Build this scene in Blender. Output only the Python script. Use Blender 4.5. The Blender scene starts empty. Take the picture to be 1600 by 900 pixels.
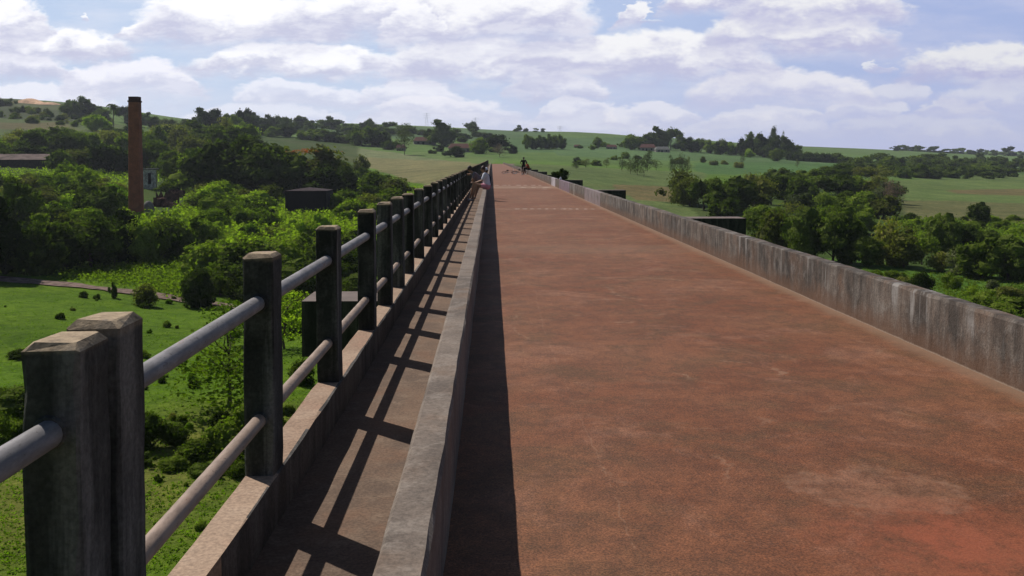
import bpy, bmesh, math, random
import numpy as np
from mathutils import Vector, Matrix, Euler

C = bpy.context.scene.collection
SC = bpy.context.scene
R = math.radians
rnd = random.Random(7)
rng = np.random.default_rng(11)

# ------------------------------------------------------------------ camera
FPX = 1500.0
CAMZ = 1.65
PITCH = R(2.0)
YAW = math.atan(32 / FPX)
cam_d = bpy.data.cameras.new('camera')
cam = bpy.data.objects.new('camera', cam_d); C.objects.link(cam)
cam.location = (0, 0, CAMZ)
cam.rotation_euler = Euler((math.pi / 2 - PITCH, 0, -YAW), 'XYZ')
cam_d.sensor_width = 36
cam_d.lens = FPX / 1600 * 36
CY0 = 248 + FPX * math.tan(PITCH)
cam_d.shift_y = (CY0 - 450) / 1600
cam_d.clip_start = 0.05
cam_d.clip_end = 20000
SC.camera = cam

# ------------------------------------------------------------------ light
SUN_EL = R(46.5)
SUN_AZ = (-0.725, 0.689)                      # direction TOWARDS the sun, on the ground
sun_d = bpy.data.lights.new('sun', 'SUN'); sun_d.energy = 5.0; sun_d.angle = R(0.5)
sun_d.color = (1.0, 0.94, 0.86)
sun = bpy.data.objects.new('sun', sun_d); C.objects.link(sun)
sv = Vector((SUN_AZ[0] * math.cos(SUN_EL), SUN_AZ[1] * math.cos(SUN_EL), math.sin(SUN_EL)))
sun.rotation_euler = (-sv).to_track_quat('-Z', 'Y').to_euler()
sun.location = (0, 0, 60)

SC.view_settings.view_transform = 'Standard'
SC.view_settings.look = 'None'
SC.view_settings.exposure = 0.0
SC.view_settings.gamma = 1.0
SC.view_settings.use_curve_mapping = False
SC.cycles.max_bounces = 6
SC.cycles.diffuse_bounces = 3
SC.cycles.transparent_max_bounces = 4
SC.cycles.volume_bounces = 0
HAZE = 0.00009

# ------------------------------------------------------------------ node helper
class NT:
    def __init__(s, tree): s.t = tree; s.n = tree.nodes; s.l = tree.links
    def _in(s, sock, v):
        if v is None: return
        if isinstance(v, bpy.types.NodeSocket): s.l.new(v, sock)
        else:
            try: sock.default_value = v
            except Exception:
                sock.default_value = (v, v, v) if not hasattr(v, '__len__') else (list(v) + [1])[:4]
    def m(s, op, a, b=None, c=None, clamp=False):
        n = s.n.new('ShaderNodeMath'); n.operation = op; n.use_clamp = clamp
        s._in(n.inputs[0], a); s._in(n.inputs[1], b); s._in(n.inputs[2], c)
        return n.outputs[0]
    def noise(s, vec, scale, detail=4, rough=0.55, dist=0.0):
        n = s.n.new('ShaderNodeTexNoise')
        s._in(n.inputs['Vector'], vec)
        n.inputs['Scale'].default_value = scale; n.inputs['Detail'].default_value = detail
        n.inputs['Roughness'].default_value = rough; n.inputs['Distortion'].default_value = dist
        return n.outputs[0]
    def mapping(s, vec, sc=(1, 1, 1), loc=(0, 0, 0)):
        n = s.n.new('ShaderNodeMapping'); s._in(n.inputs[0], vec)
        n.inputs['Scale'].default_value = sc; n.inputs['Location'].default_value = loc
        return n.outputs[0]
    def ss(s, v, a, b):                       # smoothstep a..b -> 0..1
        n = s.n.new('ShaderNodeMapRange'); n.interpolation_type = 'SMOOTHSTEP'
        s._in(n.inputs[0], v); n.inputs[1].default_value = a; n.inputs[2].default_value = b
        n.inputs[3].default_value = 0; n.inputs[4].default_value = 1
        return n.outputs[0]
    def lin(s, v, a, b, c=0, d=1):
        n = s.n.new('ShaderNodeMapRange'); s._in(n.inputs[0], v)
        for i, q in enumerate((a, b, c, d)): n.inputs[i + 1].default_value = q
        return n.outputs[0]
    def mix(s, f, a, b, mode='MIX'):
        n = s.n.new('ShaderNodeMix'); n.data_type = 'RGBA'; n.blend_type = mode
        s._in(n.inputs[0], f)
        for k, v in ((6, a), (7, b)):
            if isinstance(v, bpy.types.NodeSocket): s.l.new(v, n.inputs[k])
            else: n.inputs[k].default_value = (list(v) + [1])[:4]
        return n.outputs[2]
    def sep(s, v):
        n = s.n.new('ShaderNodeSeparateXYZ'); s._in(n.inputs[0], v); return n.outputs
    def comb(s, x, y, z):
        n = s.n.new('ShaderNodeCombineXYZ')
        s._in(n.inputs[0], x); s._in(n.inputs[1], y); s._in(n.inputs[2], z); return n.outputs[0]

# ------------------------------------------------------------------ world
W = bpy.data.worlds.new('World'); SC.world = W; W.use_nodes = True
w = NT(W.node_tree); w.n.clear()
out = w.n.new('ShaderNodeOutputWorld')
sky = w.n.new('ShaderNodeTexSky'); sky.sky_type = 'NISHITA'; sky.sun_disc = False
sky.sun_elevation = SUN_EL
sky.sun_rotation = math.atan2(SUN_AZ[0], SUN_AZ[1])
sky.altitude = 400; sky.air_density = 1.0; sky.dust_density = 0.6; sky.ozone_density = 1.2
tc = w.n.new('ShaderNodeTexCoord')
dx, dy, dz = w.sep(tc.outputs['Generated'])
ysafe = w.m('MAXIMUM', dy, 0.05)
gx = w.m('DIVIDE', dx, ysafe)                # tan of azimuth from the bridge axis
gz = w.m('DIVIDE', dz, ysafe)
PX = w.m('MULTIPLY_ADD', gx, 1500, 768)
PYv = w.m('MULTIPLY', gz, 1500)              # height over the horizon, 1/1500 rad
# warp: clouds get flatter and finer towards the horizon
nv = w.comb(gx, w.m('MULTIPLY', gz, 1.9), 0.3)
n1 = w.noise(nv, 9, 6, 0.62, 0.3)
n2 = w.noise(w.mapping(nv, loc=(4.1, 2.7, 1.3)), 9, 6, 0.6)
n3 = w.noise(nv, 34, 5, 0.6, 0.2)
wx = w.m('MULTIPLY_ADD', w.m('SUBTRACT', n1, 0.5), 150, PX)
wy = w.m('MULTIPLY_ADD', w.m('SUBTRACT', n2, 0.5), 60, PYv)
wy = w.m('MULTIPLY_ADD', w.m('SUBTRACT', n3, 0.5), 26, wy)
wx = w.m('MULTIPLY_ADD', w.m('SUBTRACT', w.noise(w.mapping(nv, loc=(9, 1, 0)), 30, 5, .65), 0.5), 60, wx)
clouds = [  # x0, x1, ytop, ybase, opacity   (far ones first)
 (-700, -200, 120, 190, .8), (1750, 2300, 100, 190, .8), (1900, 2500, 0, 80, .8), (-900, -150, -20, 70, .9),
 (250, 560, 168, 200, .5), (520, 840, 172, 205, .5), (800, 1060, 178, 215, .45), (1050, 1300, 180, 215, .45), (1290, 1620, 185, 220, .4),
 (-120, 220, 140, 180, .7), (360, 560, 132, 168, .7), (540, 740, 128, 166, .75), (820, 960, 150, 185, .7), (930, 1090, 158, 190, .7),
 (1100, 1300, 168, 196, .6), (1290, 1430, 160, 190, .6), (1440, 1560, 158, 185, .6), (560, 800, 152, 184, .7),
 (780, 940, 112, 150, .8), (1060, 1370, 110, 162, .9), (1330, 1460, 128, 160, .6), (1470, 1720, 122, 172, .6),
 (100, 330, 106, 152, .9), (-90, 140, 92, 130, .9), (600, 880, 70, 126, .95), (1395, 1720, 66, 126, .95),
 (-90, 225, 54, 100, 1), (290, 640, 76, 120, .97), (840, 1210, 54, 120, 1), (780, 980, 72, 108, .9),
 (-110, 82, -12, 72, 1), (178, 280, 34, 66, 1), (200, 540, -14, 72, 1), (440, 720, -24, 62, 1), (610, 950, -30, 78, 1), (600, 700, 10, 74, .9),
 (966, 1026, 8, 42, .95), (1030, 1170, -24, 20, 1), (1095, 1415, 18, 82, 1), (1140, 1435, -34, 36, 1),
 (132, 156, 26, 40, .8), (1358, 1386, 96, 110, .7), (1020, 1060, 30, 38, .4),
 (-300, 1500, -260, -90, .7)]
veil = w.ss(PYv, 165, -5)
bluemix = w.mix(w.ss(PX, 500, 1500), (0.57, 0.70, 0.94), (0.42, 0.51, 0.83))
front = w.m('MULTIPLY', w.ss(dy, 0.25, 0.7), w.ss(gz, 0.42, 0.2))
skyc = w.mix(1.0, sky.outputs[0], (0.06, 0.06, 0.06), 'MULTIPLY')
col = w.mix(w.m('MULTIPLY', front, 0.85), skyc, bluemix)
col = w.mix(w.m('MULTIPLY', w.m('MULTIPLY', veil, 0.85), front), col, w.mix(w.ss(PX, 300, 1500), (0.76, 0.79, 0.93), (0.54, 0.57, 0.82)))
# finer puffs for the shading
n4 = w.noise(nv, 20, 5, 0.6)
thin = w.m('MULTIPLY', w.ss(w.noise(w.mapping(nv, (1, 2.6, 1), (1, 5, 2)), 6, 7, 0.65), .42, .68), w.m('MULTIPLY', front, .42))
col = w.mix(thin, col, w.mix(w.ss(PX, 300, 1500), (.84, .86, .96), (.62, .64, .82)))
n5 = w.m('SUBTRACT', w.noise(w.mapping(nv, (1, 2.0, 1), (3, 8, 2)), 14, 6, 0.65), 0.5)
n6 = w.ss(w.noise(w.mapping(nv, (1, 1.6, 1), (7, 3, 5)), 26, 6, 0.65), .40, .66)
for i, (x0, x1, yt, yb, op) in enumerate(clouds):
    cx = (x0 + x1) / 2; a = (x1 - x0) / 2 * 1.08; h = (yb - yt) * 1.15
    base = 248 - yb
    u = w.m('MULTIPLY', w.m('SUBTRACT', wx, cx), 1 / a)
    v = w.m('MULTIPLY', w.m('SUBTRACT', wy, base), 1 / h)
    vv = w.m('MAXIMUM', v, w.m('MULTIPLY', v, -2.6))
    d = w.m('SUBTRACT', 1.0, w.m('MULTIPLY_ADD', u, u, w.m('MULTIPLY', vv, vv)))
    al = w.m('MULTIPLY', w.m('MULTIPLY', w.ss(d, 0.0, 0.30), w.ss(w.m('MULTIPLY_ADD', n5, .5, v), -.30, .22)), op)
    # underside grey, rim white
    sh = w.m('MULTIPLY_ADD', w.m('SUBTRACT', n4, 0.5), 1.5, v)
    sh = w.m('MAXIMUM', w.ss(sh, 0.12, 0.62), w.m('MULTIPLY', w.m('MULTIPLY', w.ss(d, 0.62, 0.15), w.ss(v, 0.1, 0.45)), 0.9))
    right = max(0, min(1, (cx - 500) / 1000))
    dark = (0.60 - .10 * right, 0.615 - .11 * right, 0.79 - .06 * right)
    if yb > 150: dark = (0.67 - .14 * right, 0.69 - .14 * right, 0.85 - .08 * right)
    g = 1.0 - .20 * right
    lite = (1.06 * g, 1.06 * g, 1.09 * g) if yb < 130 else (1.0 * g, .99 * g, 1.06 * g)
    cc = w.mix(w.m('MAXIMUM', sh, w.m('MULTIPLY', n6, .42)), dark, lite)
    if yb < -100: al = w.m('MULTIPLY', al, 0.5)
    col = w.mix(w.m('MULTIPLY', al, w.ss(dy, 0.15, 0.5)), col, cc)
bg = w.n.new('ShaderNodeBackground'); w.l.new(col, bg.inputs[0]); bg.inputs[1].default_value = 1.0
w.l.new(bg.outputs[0], out.inputs[0])
W.cycles.sampling_method = 'MANUAL'; W.cycles.sample_map_resolution = 512

# ------------------------------------------------------------------ materials
def new_mat(name):
    m = bpy.data.materials.new(name); m.use_nodes = True
    t = NT(m.node_tree); b = t.n['Principled BSDF']
    b.inputs['Roughness'].default_value = 0.9
    b.inputs['Specular IOR Level'].default_value = 0.25
    g = t.n.new('ShaderNodeNewGeometry')
    return m, t, b, g.outputs['Position'], g
def bump(t, b, h, strength=0.4, dist=0.01):
    n = t.n.new('ShaderNodeBump'); n.inputs['Strength'].default_value = strength
    n.inputs['Distance'].default_value = dist
    t.l.new(h, n.inputs['Height']); t.l.new(n.outputs[0], b.inputs['Normal'])
def flat(name, c, rough=0.8, spec=0.25, var=0.25, scale=6):
    m, t, b, P, g = new_mat(name)
    n = t.noise(P, scale, 4)
    t.l.new(t.mix(t.ss(n, .3, .7), [k * (1 - var) for k in c], [k * (1 + var) for k in c]), b.inputs['Base Color'])
    b.inputs['Roughness'].default_value = rough; b.inputs['Specular IOR Level'].default_value = spec
    return m
def concrete(name, base, dark, light, streak=0.5, mott=1.0, rust=None, bstr=0.5, black=0.0):
    m, t, b, P, g = new_mat(name)
    n_big = t.noise(P, 1.3, 5, 0.6, 0.4)
    n_med = t.noise(P, 7, 6, 0.65, 0.2)
    n_fin = t.noise(P, 60, 5, 0.7)
    st = t.noise(t.mapping(P, (9, 9, 0.55)), 1.0, 5, 0.6)
    st2 = t.noise(t.mapping(P, (26, 26, 1.4)), 1.0, 4, 0.6)
    c = t.mix(t.ss(n_big, .35, .65), base, dark)
    c = t.mix(t.m('MULTIPLY', t.ss(n_med, .48, .66), 0.55 * mott), c, light)
    c = t.mix(t.m('MULTIPLY', t.ss(st, .46, .68), streak), c, light)
    c = t.mix(t.m('MULTIPLY', t.ss(st2, .52, .72), streak * 1.1), c, dark)
    if rust: c = t.mix(t.m('MULTIPLY', t.ss(t.noise(P, 2.3, 5, .6), .5, .7), 0.6), c, rust)
    if black: c = t.mix(t.m('MULTIPLY', t.ss(t.noise(t.mapping(P, (5, 5, 1.5), (3, 1, 2)), 1.0, 5, .65), .42, .62), black), c, (0.012, 0.012, 0.012))
    c = t.mix(0.45, c, t.mix(t.ss(n_fin, .3, .7), (0.35, 0.35, 0.35), (1.6, 1.6, 1.6)), 'MULTIPLY')
    c = t.mix(1.0, c, (1.12, 1.12, 1.12), 'MULTIPLY')
    t.l.new(c, b.inputs['Base Color'])
    hh = t.m('ADD', t.m('MULTIPLY', n_fin, .35), n_med)
    bump(t, b, hh, bstr, 0.02)
    return m, t, b, P, c
M = {}
M['post'] = concrete('weathered_post_concrete', (.040, .038, .034), (.016, .016, .015), (.11, .105, .098), 0.55, 0.35, bstr=.6, black=.75)[0]
# flat post tops are tan, paler than the sides
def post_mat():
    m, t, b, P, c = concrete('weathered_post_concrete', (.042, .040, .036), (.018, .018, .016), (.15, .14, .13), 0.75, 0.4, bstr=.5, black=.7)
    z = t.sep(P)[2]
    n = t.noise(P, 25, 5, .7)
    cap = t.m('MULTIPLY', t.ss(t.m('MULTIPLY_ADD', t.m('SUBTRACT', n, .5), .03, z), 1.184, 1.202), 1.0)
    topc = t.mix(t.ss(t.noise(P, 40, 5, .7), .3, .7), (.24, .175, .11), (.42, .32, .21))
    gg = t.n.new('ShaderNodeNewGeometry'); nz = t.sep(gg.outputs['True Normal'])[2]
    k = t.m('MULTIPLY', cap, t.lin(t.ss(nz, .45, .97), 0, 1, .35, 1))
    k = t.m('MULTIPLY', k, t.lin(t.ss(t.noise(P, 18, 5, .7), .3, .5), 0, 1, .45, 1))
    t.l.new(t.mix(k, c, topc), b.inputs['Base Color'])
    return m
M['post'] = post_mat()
M['kerb'] = concrete('pinkish_kerb_concrete', (.31, .22, .155), (.24, .16, .11), (.36, .27, .20), 0.0, 0.5, rust=(.27, .15, .10), bstr=.15)[0]
M['slab'] = concrete('deck_concrete', (.10, .09, .08), (.05, .045, .04), (.16, .15, .14), 0.6, 0.6, black=.4)[0]
M['cap'] = concrete('pier_concrete', (.07, .062, .055), (.03, .028, .026), (.12, .11, .10), 0.6, 0.5, black=.6)[0]
M['ltop'] = concrete('low_wall_concrete', (.165, .130, .105), (.095, .075, .062), (.225, .190, .16), 0.1, 0.9, rust=(.14, .09, .06), bstr=.22)[0]
def pipe_mat(name, c, rust):
    m, t, b, P, g = new_mat(name)
    n1 = t.noise(t.mapping(P, (1, .25, 1)), 22, 6, .7); n2 = t.noise(t.mapping(P, (1, .4, 1), (2, 3, 1)), 60, 4, .7); n3 = t.noise(P, 2.2, 4, .6)
    cc = t.mix(t.ss(n1, .35, .65), [k * .72 for k in c], [k * 1.2 for k in c])
    cc = t.mix(t.m('MULTIPLY', t.ss(n1, .55, .66), t.ss(n3, .45, .6)), cc, rust)
    cc = t.mix(t.m('MULTIPLY', t.ss(n2, .60, .68), .6), cc, (.05, .04, .035))
    t.l.new(cc, b.inputs['Base Color']); b.inputs['Roughness'].default_value = .65
    bump(t, b, n2, .25, .003)
    return m
M['pipe_a'] = pipe_mat('galvanised_pipe', (.21, .20, .205), (.20, .13, .10))
M['pipe_b'] = pipe_mat('dusty_pink_pipe', (.28, .205, .160), (.24, .12, .075))

def cap_mat():
    m, t, b, P, c = concrete('pier_concrete', (.045, .040, .036), (.022, .020, .019), (.085, .078, .07), 0.6, 0.5, black=.7)
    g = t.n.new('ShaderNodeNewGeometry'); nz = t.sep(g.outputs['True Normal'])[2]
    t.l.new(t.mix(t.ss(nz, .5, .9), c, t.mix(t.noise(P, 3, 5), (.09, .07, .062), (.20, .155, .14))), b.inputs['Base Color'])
    return m
M['cap'] = cap_mat()
def right_wall_mat():
    m, t, b, P, c = concrete('stained_parapet_concrete', (.115, .088, .070), (.050, .040, .033), (.19, .17, .15), 0.45, 0.9, rust=(.12, .070, .045), bstr=.7, black=.55)
    z = t.sep(P)[2]
    # pale lichen streaks from the top and a red-dust splash zone near the road
    st = t.noise(t.mapping(P, (4.5, 4.5, 0.35), (1, 5, 0)), 1.0, 6, .7)
    c2 = t.mix(t.m('MULTIPLY', t.m('MULTIPLY', t.ss(st, .52, .62), t.ss(t.noise(P, .9, 4, .6), .44, .6)), t.m('MULTIPLY', t.ss(z, .12, .34), .9)), c, (.25, .235, .22))
    dz_ = t.m('MULTIPLY_ADD', t.m('SUBTRACT', t.noise(P, 6, 5, .7), .5), .3, z)
    c2 = t.mix(t.m('MULTIPLY', t.ss(dz_, .26, .02), .7), c2, (.12, .062, .036))
    c2 = t.mix(t.ss(t.m('MULTIPLY_ADD', t.m('SUBTRACT', t.noise(P, 30, 4, .7), .5), .02, z), .016, .006), c2, (.26, .19, .14))
    y = t.sep(P)[1]
    # whitewashed panels further along and a violet lens flare painted into the colour
    for y0, y1, ccol, f in ((33.0, 38.5, (.27, .22, .235), .6), (56.5, 60.0, (.46, .42, .46), .8), (46.0, 53.0, (.22, .15, .22), .5), (43.3, 43.7, (.4, .37, .33), .6)):
        k = t.m('MULTIPLY', t.ss(y, y0 - .1, y0 + .1), t.ss(y, y1 + .1, y1 - .1))
        nn = t.ss(t.noise(t.mapping(P, (4, 4, 2)), 1.0, 4, .6), .3, .55)
        c2 = t.mix(t.m('MULTIPLY', t.m('MULTIPLY', k, nn), f), c2, ccol)
    t.l.new(c2, b.inputs['Base Color'])
    return m
M['rwall'] = right_wall_mat()

def road_mat():
    m, t, b, P, g = new_mat('red_dust_road')
    b.inputs['Roughness'].default_value = .8
    x, y, z = t.sep(P)
    Ps = t.mapping(P, (1, .45, 1))
    nb = t.noise(P, .35, 5, .6, .3); nm = t.noise(t.mapping(P, (1, 1.05, 1)), 1.5, 7, .7, .4)
    nf = t.noise(P, 31, 6, .8); ng = t.noise(P, 90, 5, .8)
    c = t.mix(t.ss(nb, .35, .65), (.140, .048, .0195), (.176, .073, .035))
    c = t.mix(t.m('MULTIPLY', t.ss(nm, .44, .66), .6), c, (.100, .053, .024))
    c = t.mix(t.m('MULTIPLY', t.ss(t.noise(P, 1.0, 8, .75, .6), .50, .66), .6), c, (.235, .110, .065))
    nl = t.noise(t.mapping(P, (1, .8, 1), (3, 7, 1)), 6.5, 9, .82)
    c = t.mix(.7, c, t.mix(t.ss(nl, .38, .62), (.66, .68, .72), (1.30, 1.27, 1.22)), 'MULTIPLY')
    c = t.mix(.45, c, t.mix(t.ss(nf, .35, .65), (.6, .62, .65), (1.4, 1.35, 1.3)), 'MULTIPLY')
    c = t.mix(.8, c, t.mix(t.ss(ng, .40, .60), (.48, .48, .48), (1.5, 1.5, 1.5)), 'MULTIPLY')
    # dark pits and pale grit
    pit = t.n.new('ShaderNodeTexVoronoi'); t.l.new(P, pit.inputs['Vector']); pit.inputs['Scale'].default_value = 14
    c = t.mix(t.m('MULTIPLY', t.ss(pit.outputs['Distance'], .10, .05), t.m('MULTIPLY', t.ss(t.noise(P, 2.2, 3), .45, .6), .8)), c, (.035, .018, .012))
    grit = t.n.new('ShaderNodeTexVoronoi'); t.l.new(P, grit.inputs['Vector']); grit.inputs['Scale'].default_value = 23
    c = t.mix(t.m('MULTIPLY', t.ss(grit.outputs['Distance'], .085, .04), t.m('MULTIPLY', t.ss(t.noise(P, 3.1, 3), .55, .65), .8)), c, (.34, .25, .19))
    nw = t.m('SUBTRACT', t.noise(P, 3, 5, .7), .5)
    nw2 = t.m('SUBTRACT', t.noise(t.mapping(P, loc=(5, 9, 0)), 2.2, 6, .75), .5)
    xw = t.m('MULTIPLY_ADD', nw, .5, x); yw = t.m('MULTIPLY_ADD', nw2, .7, y)
    # pale scuffed oval
    def ell(cx, cy, ax, ay, xx=xw, yy=yw):
        u = t.m('DIVIDE', t.m('SUBTRACT', xx, cx), ax); v = t.m('DIVIDE', t.m('SUBTRACT', yy, cy), ay)
        return t.m('SQRT', t.m('MULTIPLY_ADD', u, u, t.m('MULTIPLY', v, v)))
    e = ell(1.93, 4.68, .42, .30)
    c = t.mix(t.m('MULTIPLY', t.m('MULTIPLY', t.ss(e, 1.15, .5), t.ss(nl, .35, .6)), .25), c, (.30, .165, .105))
    ring = t.m('MULTIPLY', t.ss(e, .55, .95), t.ss(e, 1.12, .96))
    c = t.mix(t.m('MULTIPLY', t.m('MULTIPLY', ring, t.ss(t.noise(P, 4.5, 7, .85), .40, .68)), .42), c, (.34, .20, .13))
    # redder patch near the viewer
    c = t.mix(t.m('MULTIPLY', t.m('MULTIPLY', t.ss(ell(2.0, 3.95, .6, .6), 1.5, .0), t.ss(nl, .30, .60)), .65), c, (.30, .075, .036))
    # curled chalky scratches
    for (cx, cy, ax, ay, k) in ((.9, 5.2, .35, .5, .3), (2.9, 8.4, .5, .6, .3), (2.2, 12, .7, 1.1, .35), (.5, 9.5, .3, .9, .3), (1.83, 7.35, .42, .42, .5), (1.30, 10.4, .5, .8, .4), (1.20, 6.1, .55, .3, .28), (2.4, 6.0, .3, .3, .3)):
        e = ell(cx, cy, ax, ay)
        ring = t.m('MULTIPLY', t.ss(e, .92, .985), t.ss(e, 1.07, 1.005))
        msk = t.ss(t.noise(P, 1.7, 2), .48, .6)
        c = t.mix(t.m('MULTIPLY', t.m('MULTIPLY', ring, t.m('MULTIPLY', msk, t.ss(nl, .36, .58))), k * .75), c, (.36, .23, .15))
    # long thin crack line
    ln = t.m('ABSOLUTE', t.m('SUBTRACT', t.m('MULTIPLY_ADD', nw, .10, x), t.m('MULTIPLY_ADD', t.m('SINE', t.m('MULTIPLY', y, .5)), .05, .56)))
    k = t.m('MULTIPLY', t.ss(ln, .007, .001), t.m('MULTIPLY', t.ss(y, 13, 11), t.ss(t.noise(P, 2.0, 2), .35, .5)))
    c = t.mix(t.m('MULTIPLY', t.m('MULTIPLY', k, t.ss(nl, .42, .55)), .25), c, (.33, .2, .13))
    # pale washed band across the road
    for y0, wd, f in ((55.5, 3.2, .55), (31.5, .8, .15), (17.5, 1.2, .12)):
        dd = t.m('ABSOLUTE', t.m('SUBTRACT', yw, y0))
        c = t.mix(t.m('MULTIPLY', t.ss(dd, wd, wd * .3), f), c, (.27, .185, .125))
    # dust drift by both walls
    dr = t.m('MULTIPLY_ADD', nw, .25, x)
    c = t.mix(t.m('MULTIPLY', t.ss(dr, 3.5, 3.72), .75), c, (.20, .125, .080))
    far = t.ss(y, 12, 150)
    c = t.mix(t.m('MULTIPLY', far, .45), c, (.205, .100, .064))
    t.l.new(c, b.inputs['Base Color'])
    bump(t, b, t.m('ADD', nf, t.m('MULTIPLY', ng, .4)), .45, .012)
    return m
M['road'] = road_mat()
M['walk'] = concrete('dusty_walkway', (.140, .090, .060), (.095, .064, .046), (.19, .135, .095), 0.0, 0.8, rust=(.15, .082, .05), bstr=.4)[0]
M['paint'] = flat('worn_white_paint', (.50, .40, .33), .9, .2, .4, 8)

# ------------------------------------------------------------------ mesh helpers
def mk(name, verts, faces, mat, parent=None, smooth=False):
    me = bpy.data.meshes.new(name)
    if isinstance(verts, np.ndarray): verts = verts.tolist()
    me.from_pydata(verts, [], faces if not isinstance(faces, np.ndarray) else faces.tolist())
    me.materials.append(mat)
    if smooth: me.polygons.foreach_set('use_smooth', [True] * len(me.polygons))
    me.update()
    o = bpy.data.objects.new(name, me); C.objects.link(o)
    if parent: o.parent = parent
    return o
def link(name, me, parent=None):
    o = bpy.data.objects.new(name, me); C.objects.link(o)
    if parent: o.parent = parent
    return o
def tag(o, label=None, cat=None, group=None, kind=None):
    if label: o['label'] = label
    if cat: o['category'] = cat
    if group: o['group'] = group
    if kind: o['kind'] = kind
    return o
def empty(name, loc=(0, 0, 0), rz=0, label=None, cat=None, group=None):
    o = bpy.data.objects.new(name, None); C.objects.link(o)
    o.location = loc; o.rotation_euler = (0, 0, rz); o.empty_display_size = .2
    return tag(o, label, cat, group)
def copy_tree(o, parent=None):
    c = o.copy(); C.objects.link(c)
    if parent: c.parent = parent
    for ch in [k for k in o.children]: copy_tree(ch, c)
    return c
class MB:
    def __init__(s): s.v = []; s.f = []
    def add(s, v, f):
        n = len(s.v); s.v += [tuple(p) for p in v]; s.f += [tuple(i + n for i in q) for q in f]; return s
    def box(s, x0, x1, y0, y1, z0, z1):
        v = [(x, y, z) for z in (z0, z1) for y in (y0, y1) for x in (x0, x1)]
        return s.add(v, [(0, 2, 3, 1), (4, 5, 7, 6), (0, 1, 5, 4), (2, 6, 7, 3), (0, 4, 6, 2), (1, 3, 7, 5)])
    def tube(s, a, b, r0, r1=None, n=10, cap=True):
        if r1 is None: r1 = r0
        a = Vector(a); b = Vector(b); d = (b - a).normalized()
        u = d.orthogonal().normalized(); w_ = d.cross(u)
        vs = []
        for p, r in ((a, r0), (b, r1)):
            for i in range(n):
                t = 2 * math.pi * i / n
                vs.append(tuple(p + (u * math.cos(t) + w_ * math.sin(t)) * r))
        fs = [(i, (i + 1) % n, n + (i + 1) % n, n + i) for i in range(n)]
        if cap: fs += [tuple(range(n - 1, -1, -1)), tuple(range(n, 2 * n))]
        return s.add(vs, fs)
    def sphere(s, c, r, sc=(1, 1, 1), nu=10, nv_=7):
        vs = []; fs = []
        for j in range(nv_ + 1):
            ph = math.pi * j / nv_
            for i in range(nu):
                t = 2 * math.pi * i / nu
                vs.append((c[0] + r * sc[0] * math.sin(ph) * math.cos(t), c[1] + r * sc[1] * math.sin(ph) * math.sin(t), c[2] + r * sc[2] * math.cos(ph)))
        for j in range(nv_):
            for i in range(nu):
                a = j * nu + i; b = j * nu + (i + 1) % nu
                fs.append((a, a + nu, b + nu, b))
        return s.add(vs, fs)
    def torus(s, c, axis, R0, r, n=28, k=6):
        ax = Vector(axis).normalized(); u = ax.orthogonal().normalized(); w_ = ax.cross(u)
        vs = []; fs = []
        for i in range(n):
            t = 2 * math.pi * i / n; d = u * math.cos(t) + w_ * math.sin(t)
            for j in range(k):
                q = 2 * math.pi * j / k
                vs.append(tuple(Vector(c) + d * (R0 + r * math.cos(q)) + ax * r * math.sin(q)))
        for i in range(n):
            for j in range(k):
                fs.append((i * k + j, ((i + 1) % n) * k + j, ((i + 1) % n) * k + (j + 1) % k, i * k + (j + 1) % k))
        return s.add(vs, fs)
    def build(s, name, mat, parent=None, smooth=False): return mk(name, s.v, s.f, mat, parent, smooth)

def sfbm(x, y, f, oct=4, seed=0):
    """cheap smooth noise from rotated sines, about -1..1"""
    r = np.random.default_rng(seed + 100)
    v = 0; amp = 1; tot = 0
    for o in range(oct):
        for k in range(3):
            a = r.uniform(0, 2 * np.pi); p = r.uniform(0, 2 * np.pi); q = r.uniform(.8, 1.25)
            v = v + amp * np.sin((x * np.cos(a) + y * np.sin(a)) * f * q + p + 1.3 * np.sin((x * np.sin(a) - y * np.cos(a)) * f * .7 + p * 2))
            tot += amp
        f *= 2.07; amp *= .52
    return v / tot * 1.6

# ------------------------------------------------------------------ terrain
YK = [31, 60, 108, 150, 200, 250, 300, 330, 400, 500, 700, 1000, 1300, 1700, 2500]
COLS = {
 -1500: [905, 585, 440, 388, 336, 296, 264, 252, 225, 195, 160, 140, 150, 180, 225],
 0:     [905, 585, 440, 388, 336, 300, 275, 264, 240, 215, 182, 156, 165, 190, 230],
 150:   [905, 588, 452, 390, 338, 305, 280, 270, 248, 224, 192, 166, 175, 195, 232],
 300:   [905, 590, 470, 398, 346, 313, 292, 284, 264, 242, 214, 190, 192, 205, 235],
 450:   [905, 590, 470, 398, 345, 315, 298, 291, 275, 255, 226, 196, 193, 205, 235],
 600:   [905, 590, 450, 390, 338, 310, 292, 286, 273, 257, 232, 203, 196, 205, 235],
 768:   [905, 590, 430, 365, 325, 290, 260, 257, 254, 248, 236, 216, 203, 209, 235],
 1000:  [905, 590, 440, 380, 336, 311, 292, 284, 269, 258, 243, 226, 213, 215, 236],
 1250:  [905, 590, 447, 390, 349, 324, 305, 297, 283, 271, 255, 240, 231, 229, 238],
 1600:  [905, 600, 452, 400, 362, 338, 323, 315, 303, 291, 277, 262, 252, 244, 237],
 3000:  [905, 600, 452, 400, 362, 338, 323, 315, 303, 291, 277, 262, 252, 244, 237]}
gxs = np.linspace(-1500, 3000, 226); gls = np.linspace(np.log(31), np.log(2500), 200)
_Y = np.exp(gls)
_cols = sorted(COLS)
tab = np.array([[CAMZ - (v - 248) * y / 1500 for v, y in zip(COLS[c], YK)] for c in _cols])
tmp = np.array([np.interp(gls, np.log(YK), r_) for r_ in tab])
GT = np.array([np.interp(gxs, _cols, tmp[:, j]) for j in range(len(gls))]).T
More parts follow.
